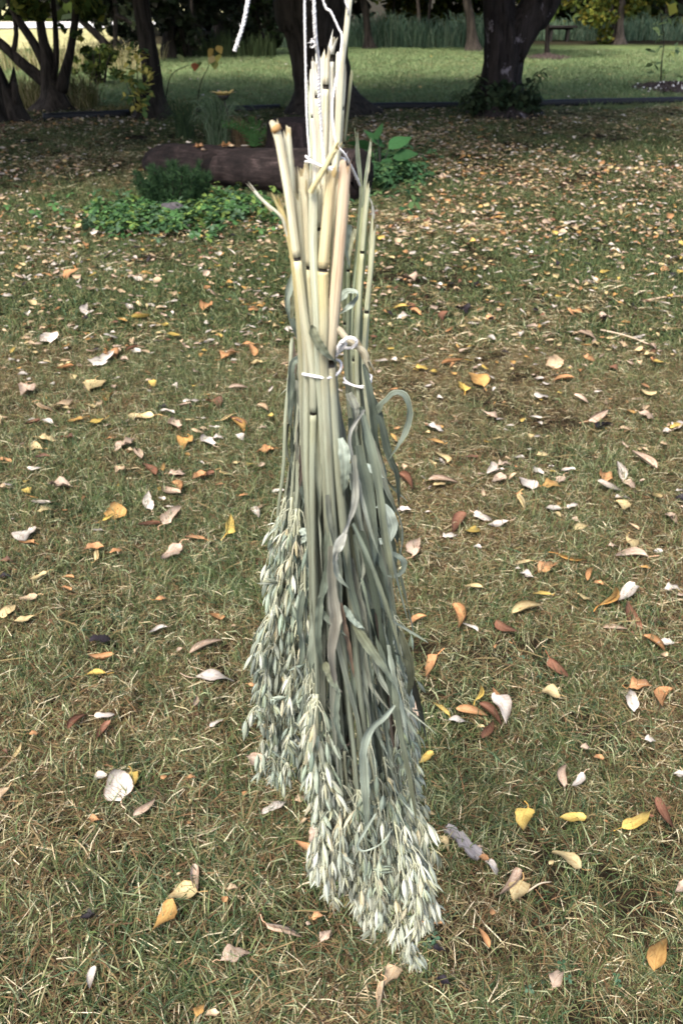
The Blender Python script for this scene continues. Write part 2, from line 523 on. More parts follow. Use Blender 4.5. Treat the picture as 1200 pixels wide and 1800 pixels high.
STRAW = [(0.22, 0.172, 0.098), (0.165, 0.125, 0.066), (0.11, 0.070, 0.036), (0.33, 0.275, 0.18), (0.07, 0.042, 0.024), (0.13, 0.112, 0.053), (0.58, 0.51, 0.38), (0.04, 0.029, 0.018), (0.15, 0.09, 0.05)]
GREEN = [(0.048, 0.074, 0.026), (0.074, 0.100, 0.038), (0.030, 0.049, 0.019), (0.10, 0.122, 0.052), (0.145, 0.155, 0.077), (0.048, 0.082, 0.045), (0.22, 0.245, 0.15)]
def tuft(nb, green, R, lie, lmin, lmax, wmin, wmax, zmax):
    mb = MB()
    Vs, Fs, Cs = [], [], []
    n = 0
    for k in range(nb):
        g = rng.random() < green
        a0, r0 = rng.uniform(0, 2 * PI), R * math.sqrt(rng.random())
        b = np.array([r0 * math.cos(a0), r0 * math.sin(a0), rng.uniform(-0.004, zmax * (0.3 if g else 1))])
        az = rng.uniform(0, 2 * PI)
        el = math.radians(rng.uniform(30, 78) if (g and rng.random() < 0.7) else rng.uniform(-4, lie))
        L = rng.uniform(lmin, lmax) * (0.75 if el > 0.5 else 1)
        wd = rng.uniform(wmin, wmax)
        h = np.array([math.cos(az), math.sin(az), 0])
        d1 = h * math.cos(el) + np.array([0, 0, math.sin(el)])
        e2 = el - math.radians(rng.uniform(5, 55))
        d2 = h * math.cos(e2) + np.array([0, 0, math.sin(e2)])
        s = np.array([-h[1], h[0], 0]) * wd / 2 + np.array([0, 0, rng.uniform(-.4, .4) * wd])
        p1 = b + d1 * L * 0.5
        p2 = p1 + d2 * L * 0.5
        if p2[2] < 0.002: p2[2] = 0.002
        V = np.array([b - s, b + s, p1 + s * 0.9, p1 - s * 0.9, p2])
        c = np.array((GREEN if g else STRAW)[rng.integers(len(GREEN if g else STRAW))]) * rng.uniform(0.7, 1.3)
        mb.add(V, [[0, 1, 2, 3]], c)
        mb.F.append(np.array([[3, 2, 4]]) + mb.n - 5); mb.M.append(np.array([0]))
    return mb.mesh('tuft', M_GRASS)
near_protos = [tuft(110, g, 0.075, 14, 0.028, 0.085, 0.0008, 0.0021, 0.020) for g in (0.1, 0.15, 0.2, 0.3, 0.45, 0.55, 0.65, 0.8)]
far_protos = [tuft(80, g, 0.10, 24, 0.03, 0.08, 0.0016, 0.0036, 0.016) for g in (0.2, 0.3, 0.4, 0.55, 0.65, 0.75, 0.85, 0.95)]
SAVE = STRAW, GREEN
STRAW, GREEN = [(0.22, 0.20, 0.10), (0.28, 0.25, 0.14)], [(0.13, 0.19, 0.085), (0.18, 0.235, 0.12), (0.10, 0.155, 0.07), (0.23, 0.27, 0.15)]
back_protos = [tuft(80, g, 0.10, 24, 0.03, 0.08, 0.0018, 0.004, 0.016) for g in (0.5, 0.6, 0.7, 0.75, 0.8, 0.85, 0.9, 0.95)]
STRAW, GREEN = SAVE
def fbm(x, y):
    v = np.zeros_like(x)
    for k, (f, a) in enumerate(((0.9, 1.0), (2.3, 0.7), (5.1, 0.5), (9.7, 0.35))):
        v += a * np.sin(f * x * 1.3 + 2.1 * k + 1.7 * np.sin(f * y * 0.8 + k)) * np.sin(f * y * 1.1 + 4.2 * k + 1.3 * np.sin(f * x * 0.7 + 2 * k))
    return v / 1.3
def lawn_points(y0, y1, dens, margin=0.5):
    wmax = 0.47 * math.hypot(y1, 1.5) + margin
    n = int(dens * (y1 - y0) * 2 * wmax)
    x, y = rng.uniform(-wmax, wmax, n), rng.uniform(y0, y1, n)
    k = np.abs(x) < 0.47 * np.hypot(y, 1.5) + margin
    return x[k], y[k]
def lawn(name, y0, y1, dens, protos, s0, s1, green_bias, label):
    x, y = lawn_points(y0, y1, dens)
    g = fbm(x, y) * 1.5 + green_bias(x, y) + rng.normal(0, 1.1, len(x))
    idx = np.clip(np.round(3.5 + 1.7 * g), 0, 7).astype(int)
    z = 0.012 * np.sin(x * 1.7 + 1) * np.sin(y * 1.3) + 0.008 * np.sin(x * 4.1 + y * 2.7)
    thin = fbm(x * 1.9 + 7, y * 1.7 - 3)
    keep = rng.random(len(x)) < np.clip(1.1 + .7 * thin, .45, 1)
    x, y, z, idx, thin = x[keep], y[keep], z[keep], idx[keep], thin[keep]
    rot = np.stack([rng.normal(0, .06, len(x)), rng.normal(0, .06, len(x)), rng.uniform(0, 2 * PI, len(x))], 1)
    scatter(name, protos, np.stack([x, y, z], 1), rot, rng.uniform(s0, s1, len(x)) * np.clip(1 + .22 * thin + .12 * (idx > 5), .7, 1.4), idx, label)
lawn('lawn_grass', 0.45, 4.0, 520, near_protos, 0.8, 1.2, lambda x, y: -0.05 + 0.9 * np.clip((y - 2.2) / 1.8, 0, 1), 'short dry and green grass of the near lawn')
lawn('middle_lawn_grass', 4.0, 8.0, 220, far_protos, 0.85, 1.3, lambda x, y: 0.85 + 0.9 * np.exp(-((x - 1.9) ** 2 / 1.2 + (y - 5.4) ** 2 / 0.4)) + 0.7 * np.exp(-((x + 2.2) ** 2 / 1.0 + (y - 6.2) ** 2 / 1.5)), 'green and straw coloured grass of the middle lawn')
lawn('shaded_lawn_grass', 8.0, 14.1, 75, far_protos, 1.0, 1.6, lambda x, y: 0.4 + 0 * x, 'thin grass between fallen leaves under the trees')
lawn('back_lawn_grass', 14.4, 29.0, 34, back_protos, 1.3, 2.2, lambda x, y: 1.6 + 0 * x, 'green mown grass beyond the black edging')

# ------------------------------------------------------------------ fallen leaves
LC = {'W': (0.84, 0.80, 0.73), 'C': (0.74, 0.58, 0.38), 'V': (0.80, 0.67, 0.36), 'Y': (0.76, 0.58, 0.16), 'G': (0.66, 0.41, 0.14),
      'O': (0.64, 0.36, 0.17), 'B': (0.27, 0.135, 0.085), 'P': (0.70, 0.56, 0.44), 'D': (0.035, 0.028, 0.036)}
LN = {'W': 'bleached white', 'C': 'cream tan', 'V': 'pale yellow', 'Y': 'bright yellow', 'G': 'golden orange', 'O': 'orange tan', 'B': 'red brown', 'P': 'pinkish tan', 'D': 'dark purple'}
FN = {'f': 'flat oval', 'h': 'flat rounded', 'c': 'tightly curled', 'd': 'half folded', 'k': 'crumpled', 't': 'twisted'}
def leaf_mesh(form, v):
    """a leaf of length 1 along x: blade grid bent to the form, plus its stalk"""
    r = np.random.default_rng(97 * v + ord(form))
    nu, nv = 11, 7
    wid = {'f': 0.42, 'h': 0.74, 'c': 0.5, 'd': 0.62, 'k': 0.62, 't': 0.42}[form] * r.uniform(0.85, 1.12)
    t = np.linspace(0, 1, nu)
    prof = (np.sin(PI * t ** (0.72 if form != 'h' else 0.62)) ** (0.75 if form != 'h' else 0.6)) * (1 - 0.22 * t)
    prof[0] = 0.05; prof[-1] = 0.01
    tooth = 1 + (0.05, 0.12, 0.08, 0.16, 0.06)[v] * r.uniform(-1, 1, (nu, 2))
    s = np.linspace(-1, 1, nv)
    X = np.repeat((t - 0.5)[:, None], nv, 1)
    side = np.where(s[None, :] < 0, tooth[:, :1], tooth[:, 1:])
    Yl = s[None, :] * (prof * wid / 2)[:, None] * side
    bend = r.uniform(-0.12, 0.12)
    Yl = Yl + bend * np.sin(PI * t)[:, None]
    Zl = np.zeros_like(X)
    if form in 'fh':
        Zl = 0.10 * np.abs(s)[None, :] ** 1.3 * prof[:, None] * r.uniform(0.2, 1.1) + r.uniform(-0.05, 0.13) * np.sin(PI * t)[:, None] + 0.05 * np.sin(t * 9 + r.uniform(0, 6))[:, None] * s[None, :] + 0.10 * r.uniform(0, 1) * (t[:, None] ** 3)
    elif form == 'c':
        a0 = r.uniform(3.2, 4.8)
        th = s[None, :] * a0 / 2 * (0.8 + 0.4 * t[:, None] * r.uniform(0.3, 1))
        R_ = (prof * wid / 2)[:, None] / (a0 / 2) + 0.012
        Yl = R_ * np.sin(th) + bend * 1.3 * np.sin(PI * t)[:, None]
        Zl = R_ * (1 - np.cos(th)) + r.uniform(0, 0.22) * (t[:, None] - 0.5) ** 2 * 2
    elif form == 'd':
        th = np.where(s < 0, r.uniform(0.1, 0.5), r.uniform(1.3, 2.5))[None, :]
        q = np.abs(s)[None, :] * (prof * wid / 2)[:, None] * side
        Yl = np.where(s[None, :] < 0, -q * np.cos(th), q * np.cos(th)) + bend * np.sin(PI * t)[:, None]
        Zl = q * np.sin(th) * 0.8 + 0.04 * np.sin(7 * t + v)[:, None]
    elif form == 'k':
        p = r.uniform(0, 6.28, 6)
        Zl = 0.11 * (np.sin(5 * X * 2 + p[0]) * np.sin(8 * Yl + p[1]) + 0.7 * np.sin(11 * X + p[2] + 5 * Yl) + 0.5 * np.sin(17 * Yl + p[3])) * (0.3 + np.abs(s)[None, :]) + 0.24 * np.abs(s)[None, :] ** 2 * prof[:, None]
        X = X * (1 - 0.2 * np.abs(s)[None, :] ** 2) + 0.05 * np.sin(9 * Yl + p[4])
    elif form == 't':
        th = (t[:, None] - 0.4) * r.choice([-1, 1]) * r.uniform(2.0, 3.0)
        q = Yl.copy()
        Yl = q * np.cos(th); Zl = q * np.sin(th)
    Zl = Zl - np.percentile(Zl, 8)
    V = np.stack([X, Yl, Zl], -1).reshape(-1, 3)
    i, j = np.meshgrid(np.arange(nu - 1), np.arange(nv - 1), indexing='ij')
    F = np.stack([i * nv + j, (i + 1) * nv + j, (i + 1) * nv + j + 1, i * nv + j + 1], -1).reshape(-1, 4)
    edge = np.abs(np.tile(s, nu))
    c = 1.0 - 0.16 * edge ** 3 + 0.10 * (edge < 0.05)
    vein = 1 - 0.10 * (np.tile(np.arange(nv) , nu) + np.repeat(np.arange(nu), nv)) % 2 * 0.6
    C = np.stack([c * vein, c * vein * (0.99 - 0.05 * edge), c * vein * (0.98 - 0.1 * edge)], 1)
    mb = MB()
    mb.add(V, F, C, np.stack([np.repeat(t, nv) * 2, np.tile(s, nu), np.full(nu * nv, v * 1.0)], 1))
    b = V[nv // 2]
    if form in 'fhdk' and v % 3 != 2:
        L = r.uniform(0.15, 0.4)
        P = spline([b, b + [-L * 0.5, r.uniform(-.06, .06), 0.02], b + [-L, r.uniform(-.15, .15), 0.03]], 5)
        ribbon(mb, P, 0.022, (0.95, 0.75, 0.6), 0, 0.3, face=np.array([0, 0, 9.0]) - 0 * P)
    return mb
LEAF_MB = {f: [leaf_mesh(f, v) for v in range(5)] for f in 'fhcdkt'}
LEAF_ME = {f: [m.mesh('fallen_leaf', M_DEAD) for m in L] for f, L in LEAF_MB.items()}
HAND = '''10,1403,30,60,C,f 178,1375,26,30,W,h 210,1388,50,100,W,h 233,1385,30,90,Y,h 165,1452,22,0,O,k 256,1432,46,40,P,c 339,1380,14,0,O,k 484,1431,46,15,W,f
530,1418,24,10,C,k 533,1455,20,40,C,d 548,1483,36,80,P,f 542,1503,48,-15,O,c 551,1525,24,20,W,f 345,1557,44,95,P,c 322,1587,54,10,V,h 286,1630,74,55,G,t 160,1623,34,10,D,k
500,1647,64,-15,P,d 558,1627,22,0,O,k 573,1662,28,50,P,k 416,1694,56,20,P,k 165,1728,42,80,W,c 410,1576,20,0,C,k 355,1790,30,60,G,k 374,1797,26,10,C,k
746,1437,34,-20,V,f 780,1490,28,-60,V,f 862,1531,38,-65,W,f 848,1517,18,0,O,h 895,1557,58,55,P,c 909,1575,40,70,V,h 921,1451,36,80,Y,h 1003,1446,46,0,Y,f 1114,1452,50,25,Y,f
1163,1440,56,-60,B,c 993,1522,56,-25,V,h 1195,1570,32,30,P,k 1158,1685,62,70,G,f 978,1733,36,55,P,k 848,1662,36,-60,O,c 752,1643,46,10,O,d 684,1728,50,65,C,k 669,1768,50,78,C,d
770,1685,24,0,D,k 775,1740,28,-20,D,k 990,1375,42,85,P,c 1012,1382,28,45,W,f 1048,1344,20,0,O,k 1188,1371,22,0,W,k
730,972,34,70,P,f 838,970,14,0,W,h 788,950,26,10,W,k 915,1002,32,5,V,d 922,1022,26,-10,W,k 907,1012,14,0,W,k 961,1007,38,10,O,k 1003,987,48,-10,G,d 1105,960,28,-80,V,f 1155,971,16,0,W,h
1107,983,58,0,P,d 1133,1007,20,0,G,f 1036,1020,24,60,O,c 1048,1038,20,0,O,k 830,1043,30,0,V,c 950,1057,32,0,Y,d 1023,1062,30,-50,V,f 1063,1060,52,50,G,d 1098,1055,38,45,W,f
1178,1046,30,0,W,k 1195,1055,16,0,P,k 925,1083,54,12,V,c 735,1101,32,30,O,d 801,1092,42,-80,O,c 824,1112,30,-30,W,d 889,1113,42,-30,B,d 1109,1095,48,-60,B,c 1078,1118,42,-12,P,c
1146,1145,46,-40,O,c 1165,1143,30,0,W,k 758,1176,36,60,O,d 981,1185,46,-45,B,d 838,1227,26,70,Y,d 774,1254,34,-30,Y,d 828,1260,54,-15,O,c 860,1265,52,-45,B,c 856,1290,38,60,B,c
807,1278,42,5,W,f 878,1255,54,-70,W,f 870,1235,34,-70,O,c 843,1288,14,0,V,k 965,1231,32,0,V,h 1122,1220,44,10,O,k 1108,1245,36,-80,W,f 1171,1240,46,60,O,d 1138,1316,22,0,W,k
1027,1322,18,0,P,k 722,1255,30,60,P,k 748,1340,30,40,Y,f 712,852,46,-50,B,c 760,846,26,0,V,d 778,853,50,3,P,c 773,807,30,-40,V,d 757,815,16,-40,V,d 827,803,26,0,B,d
859,823,20,70,W,d 877,830,18,0,W,k 875,845,26,20,P,k 885,818,24,10,P,k 900,843,16,40,C,c 922,855,28,-40,W,h 946,828,20,-40,W,f 970,830,12,0,Y,k 968,819,12,0,W,k 968,857,34,5,G,k
980,845,22,40,P,f 997,826,26,5,W,f 917,888,26,-70,V,d 910,873,14,0,O,k 970,899,26,5,W,h 1005,894,20,0,W,h 1062,838,20,90,O,k 1090,830,26,-60,W,c 1106,850,24,-40,P,k 1070,858,48,0,W,c
1093,875,26,5,W,k 1091,891,30,-70,V,f 1152,873,26,-60,V,c 1180,912,24,-60,P,c 1130,812,48,-25,P,c 708,905,28,0,W,k 750,908,18,0,W,f 848,914,34,-25,W,f 872,927,38,0,W,f 805,930,36,60,B,c
832,942,26,-40,Y,h 1024,932,28,20,V,f 1008,918,18,0,P,k 1112,928,20,-30,C,c 1075,966,16,0,P,k 1195,863,16,0,W,k 1195,876,22,0,D,k
60,752,30,25,B,c 81,750,26,-15,W,f 84,777,32,-10,V,k 60,794,32,-5,V,k 75,811,28,10,B,d 10,817,24,-5,O,f 63,831,24,0,W,d 10,865,20,0,C,k 105,860,44,0,P,k 65,880,20,0,G,d 73,891,34,0,W,c
80,903,26,10,V,k 133,742,28,20,G,f 168,747,32,20,Y,f 122,775,28,-5,B,k 155,717,22,-20,V,d 195,774,14,0,O,k 222,783,44,10,P,k 245,800,24,-70,P,c 228,795,16,0,C,k 247,734,46,-5,V,f
293,727,28,-5,W,f 284,718,22,0,D,k 337,709,28,0,W,f 355,716,20,0,V,d 335,739,20,5,V,d 354,738,16,0,W,f 403,738,34,20,V,d 348,760,22,-10,C,c 378,753,18,0,W,f 328,780,22,60,G,k
367,778,26,-50,W,f 383,772,20,0,W,k 462,725,22,-30,C,c 475,738,14,0,Y,k 462,755,14,0,P,k 465,795,34,10,O,k 208,829,16,60,C,k 263,829,28,-40,B,c 310,832,30,0,P,k 350,838,28,20,O,k
367,835,22,30,B,c 402,833,30,-25,V,d 302,865,38,-35,P,c 310,858,26,-60,O,c 285,876,12,0,W,h 264,884,22,-80,W,f 300,892,14,0,W,d 303,908,40,40,P,f 263,923,40,5,B,c 204,902,22,90,G,h
192,914,22,20,Y,d 49,949,26,80,W,h 48,963,28,-10,O,d 171,936,20,10,W,d 165,969,36,5,O,k 170,979,22,80,V,d 207,976,26,0,O,k 300,974,42,40,P,f 401,924,30,75,Y,d 342,947,36,-5,O,d
450,902,22,-60,W,c 458,893,18,30,C,d 430,874,18,0,O,f 487,865,22,0,W,f 15,995,22,0,B,k 70,1021,30,25,V,f 52,1057,32,15,C,f 15,1079,34,30,V,h 41,1098,46,25,V,f 120,1025,24,0,O,d
118,1043,20,-20,O,f 7,1022,28,0,D,k 180,1135,38,0,D,h 180,1160,44,-5,O,c 168,1194,42,8,Y,f 285,1061,22,5,O,f 279,1113,34,25,W,d 374,1090,36,-35,O,d 363,1142,58,15,P,c 377,1203,66,0,W,f
382,1282,26,30,W,f 345,1245,22,80,P,c 187,1269,34,5,W,f 140,1280,46,45,B,c 185,1295,38,50,B,c 64,1299,18,0,O,k 35,1328,24,60,V,c 447,1210,18,0,O,f 452,1348,42,-20,P,k
438,612,48,12,O,f 405,632,34,20,O,k 165,683,30,60,V,h 235,618,28,0,B,c 420,688,34,5,P,c 83,600,18,-50,W,h 240,623,18,0,W,h 250,563,34,15,Y,c 115,650,30,8,O,c 350,553,26,0,C,d
365,543,28,40,O,k 245,562,26,0,O,f 152,552,18,80,W,f 305,535,24,5,W,f 287,577,20,0,Y,h 760,748,26,-10,O,h 764,776,30,-10,G,d 950,697,24,0,W,h 742,645,22,0,Y,h 795,637,36,5,O,c
990,672,36,5,O,d 1155,640,24,0,Y,h 1050,735,34,15,P,d 1030,592,34,-20,P,c 700,545,30,0,Y,d 710,560,24,0,W,k 1140,628,22,0,V,k 870,768,20,0,V,d 940,733,24,-20,W,d 1188,758,26,15,Y,f'''
leaf_specs = []
for tok in HAND.split():
    a, b_, L, an, cc, ff = tok.split(',')
    leaf_specs.append((float(a), float(b_), float(L), float(an), cc, ff))
POOL = 'WWWCCCVVVYYGGOOOPPPPBBD'
def rand_leaf(px, py):
    d = pxsize(ground(px, py))
    L = rng.uniform(0.05, 0.095)
    return (px, py, L / d, rng.uniform(-40, 60) if rng.random() < .6 else rng.uniform(0, 180), POOL[rng.integers(len(POOL))], 'fhckkddct'[rng.integers(9)])
def leaf_matrix(s):
    px, py, L, an, cc, ff = s
    dx, dy = L / 2 * math.cos(math.radians(an)), -L / 2 * math.sin(math.radians(an))
    a, b = ground(px - dx, py - dy, 0.02), ground(px + dx, py + dy, 0.02)
    v = b - a
    flat = np.linalg.norm(v[:2])
    c = ground(px, py, 0.02)
    lo, hi = (0.02, 0.115)
    tilt = 0.0
    length = flat
    if flat > hi: length = hi
    return c, math.atan2(v[1], v[0]), float(np.clip(length, lo, hi))
def rel_place(px, py):
    side = ('beyond the far left margin' if 0 else '')
    if px < 250: h = 'far left of the sheaves'
    elif px < 500: h = 'just left of the sheaves'
    elif px < 720: h = 'by the sheaves'
    elif px < 950: h = 'just right of the sheaves'
    else: h = 'far right of the sheaves'
    if py > 1640: r = 'below the seed heads'
    elif py > 1420: r = 'by the lowest seed heads'
    elif py > 1200: r = 'by the upper seed heads'
    elif py > 980: r = 'by the lower blades'
    elif py > 780: r = 'by the middle stalks'
    else: r = 'by the twine ties'
    return h, r
extra = 300 - len(leaf_specs)
u = 0
while u < extra:
    px, py = rng.uniform(0, 1200), rng.uniform(470, 760)
    if 500 < px < 665: continue
    leaf_specs.append(rand_leaf(px, py))
    u += 1
leaf_specs = leaf_specs[:300]
fallen = []
for k, s in enumerate(leaf_specs):
    c, az, L = leaf_matrix(s)
    o = bpy.data.objects.new('fallen_leaf', LEAF_ME[s[5]][(k * 7 + int(s[0])) % 5])
    col.objects.link(o)
    o.location = (c[0], c[1], gz(c[0], c[1]) + 0.026 + 0.010 * rng.random())
    o.rotation_euler = (rng.normal(0, .16), rng.normal(0, .12), az + (PI if rng.random() < .5 else 0))
    o.scale = (L * 1.06, L * 1.12, L * rng.uniform(0.8, 1.15) * (.62 if s[5] in 'dk' else 1))
    v = rng.uniform(0.85, 1.1)
    o.color = (*(np.clip(np.array(LC[s[4]]) * v, 0, 0.9)), 1)
    fallen.append((o, s, L))
groups = {}
for o, s, L in fallen:
    size = 'small' if L < 0.045 else 'large' if L > 0.08 else ''
    h, r = rel_place(s[0], s[1])
    key = ('%s %s %s leaf %s, %s' % (size, LN[s[4]], FN[s[5]], h, r)).strip()
    groups.setdefault(key, []).append((s[0], o))
ORD = ['leftmost', 'second from left', 'third from left', 'fourth from left', 'fifth from left', 'sixth from left', 'seventh from left', 'eighth from left', 'ninth from left']
for key, L in groups.items():
    L.sort(key=lambda q: q[0])
    for q, (x, o) in enumerate(L):
        lab = key
        if len(L) > 1:
            lab = key.replace(' of the sheaves', '') .replace('sheaves, by', 'sheaves by') + ', ' + (ORD[q] if q < len(L) - 1 or len(L) > 9 else 'rightmost')
        tag(o, lab, 'leaf', 'fallen leaves on the lawn')

# the rest of the leaf litter: thousands, one object
mb = MB()
lites = []
for f in 'fhcdkt':
    for v in range(2):
        q = LEAF_MB[f][v]
        V, C, S = q.arrays()
        V, C, S = V[:77], C[:77], S[:77]
        g = (np.arange(0, 11, 2)[:, None] * 7 + np.array([0, 2, 3, 4, 6])[None, :]).ravel()
        i, j = np.meshgrid(np.arange(5), np.arange(4), indexing='ij')
        F = np.stack([i * 5 + j, (i + 1) * 5 + j, (i + 1) * 5 + j + 1, i * 5 + j + 1], -1).reshape(-1, 4)
        lites.append((V[g], F, C[g], S[g]))
def litter(n, fy, fx, dens, pal, lmin=0.045, lmax=0.085, zup=0.012):
    k = 0
    while k < n:
        x, y = fx(), fy()
        if rng.random() > dens(x, y): continue
        V, F, C, S = lites[rng.integers(len(lites))]
        L = rng.uniform(lmin, lmax)
        a = rng.uniform(0, 2 * PI)
        ca, sa = math.cos(a), math.sin(a)
        t1, t2 = rng.normal(0, .25, 2)
        W = V * L
        W = np.stack([W[:, 0] * ca - W[:, 1] * sa, W[:, 0] * sa + W[:, 1] * ca, W[:, 2] + t1 * W[:, 0] + t2 * W[:, 1]], 1)
        W[:, 2] = (W[:, 2] - W[:, 2].min()) * .7
        W += [x, y, gz(x, y) + (0.022 if y > 3.6 else .016) + zup * rng.random()]
        c = np.array(LC[pal[rng.integers(len(pal))]]) * rng.uniform(0.65, 1.1)
        mb.add(W, F, np.clip(C * c, 0, .9), S)
        k += 1
def clear_of_sheaf(x, y):
    return 1.0
litter(2300, lambda: rng.uniform(3.7, 6.6), lambda: rng.uniform(-3.4, 3.4), lambda x, y: (abs(x) < 0.45 * y + .3) * (0.35 + 0.65 * (y - 3.7) / 2.9), 'WWWWCCCVVVPPPYOOGBD', 0.032, 0.07)
litter(340, lambda: rng.uniform(2.3, 4.0), lambda: rng.uniform(-2.3, 2.3), lambda x, y: (abs(x) < 0.45 * math.hypot(y, 1.5) + .2) * (.15 + .85 * (y - 2.3) / 1.7), 'WWWCCVVPPYOG', 0.022, 0.05)
litter(2700, lambda: rng.uniform(6.2, 9.0), lambda: rng.uniform(-4.4, 4.4), lambda x, y: (abs(x) < 0.45 * y + .3) * (0.75 if x > 0.3 else 0.42 if y > 7.4 else .55) * (1 if not (-2.6 < x < 0.7 and 7 < y < 9.2) else 0.12), 'WWCCCCVVVPPPOOGB', 0.036, 0.075)
litter(4600, lambda: rng.uniform(8.4, 13.9), lambda: rng.uniform(-6.6, 6.6), lambda x, y: (abs(x) < 0.45 * y + .3) * max(0.12, min(1, 0.5 + 0.5 * math.sin(x * 1.1 + 0.6) + 0.4 * math.sin(y * 1.9 + x)) * (1.0 if y < 12.7 else .45)) * (0.15 if (-2.2 < x < 0.4 and y < 9.6) else 1), 'CCCCPPVVVWWWOGB', 0.04, 0.08, 0.03)
litter(420, lambda: rng.uniform(14.5, 27), lambda: rng.uniform(-9, 12), lambda x, y: 1.0 if y < 19 else 0.3, 'WVVCY', 0.05, 0.09, 0.05)
litter(500, lambda: rng.uniform(10.0, 12.9), lambda: rng.uniform(-5.4, -3.9), lambda x, y: math.exp(-((x + 4.7) ** 2 / .2 + (y - 11.0) ** 2 / .5)), 'PBBO', 0.05, 0.09, 0.05)
# crumbs: bits of broken leaf and chaff on the near lawn
litter(420, lambda: rng.uniform(0.8, 4.2), lambda: rng.uniform(-2.2, 2.2), lambda x, y: 1.0 if abs(x) < .47 * math.hypot(y, 1.5) + .1 else 0, 'CPOBBOV', 0.008, 0.022, 0.008)
tag(mb.obj('leaf_litter', M_DEAD), 'scattered small fallen leaves carpeting the lawn', kind='stuff')

# ------------------------------------------------------------------ trees
LEAFG = [(0.05, 0.085, 0.02), (0.075, 0.11, 0.025), (0.035, 0.06, 0.018), (0.11, 0.13, 0.03)]
LEAFY = [(0.16, 0.17, 0.03), (0.22, 0.19, 0.035), (0.10, 0.13, 0.025), (0.07, 0.10, 0.025)]
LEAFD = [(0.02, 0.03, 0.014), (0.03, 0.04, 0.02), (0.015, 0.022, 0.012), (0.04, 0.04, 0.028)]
def leaf_cloud(mb, cs, n, size, pal, elong=1.5):
    """n leaf faces spread about clump centres cs: rows of (x, y, z, rx, rz)"""
    cs = np.asarray(cs, float)
    wgt = cs[:, 3] ** 2 * cs[:, 4]
    k = rng.choice(len(cs), n, p=wgt / wgt.sum())
    d = unit(rng.normal(size=(n, 3))) * (rng.random(n)[:, None] ** 0.45)
    P = cs[k, :3] + d * np.stack([cs[k, 3], cs[k, 3], cs[k, 4]], 1)
    a = unit(rng.normal(size=(n, 3)))
    b = unit(np.cross(a, rng.normal(size=(n, 3))))
    s = rng.uniform(0.6, 1.3, n)[:, None] * size
    a, b = a * s * elong / 2, b * s / 2
    V = np.stack([P - a, P + b - a * 0.1, P + a, P - b - a * 0.1], 1).reshape(-1, 3)
    F = np.arange(n * 4).reshape(n, 4)
    cl = np.array(pal)[rng.integers(len(pal), size=n)] * rng.uniform(0.6, 1.35, (n, 1)) * (0.75 + 0.5 * hshv(k))[:, None]
    mb.add(V, F, np.repeat(cl, 4, 0), np.repeat(P * 3, 4, 0))
def hshv(k):
    return (np.sin(k * 12.9898 + 3.1) * 43758.5453) % 1.0
def crown_proto(pal, n, R, z0, z1, nclump, size):
    mb = MB()
    cs = []
    for k in range(nclump):
        a, r = rng.uniform(0, 2 * PI), R * math.sqrt(rng.random())
        z = z0 + (z1 - z0) * rng.random() ** 0.9
        r *= math.sqrt(max(0.15, 1 - ((z - (z0 + z1) / 2) / (z1 - z0) * 1.7) ** 2))
        cs.append((r * math.cos(a), r * math.sin(a), z, rng.uniform(.6, 1.1), rng.uniform(.4, .7)))
    leaf_cloud(mb, cs, n, size, pal)
    return mb.mesh('crown', M_PLANT, smooth=False)
CROWN_BIG = crown_proto(LEAFG, 5600, 5.0, 2.9, 8.2, 110, 0.25)
CROWN_MID = crown_proto(LEAFY, 6500, 2.6, 1.9, 7.0, 50, 0.14)
CROWN_DARK = crown_proto(LEAFD, 3600, 2.6, 1.6, 8.0, 44, 0.2)

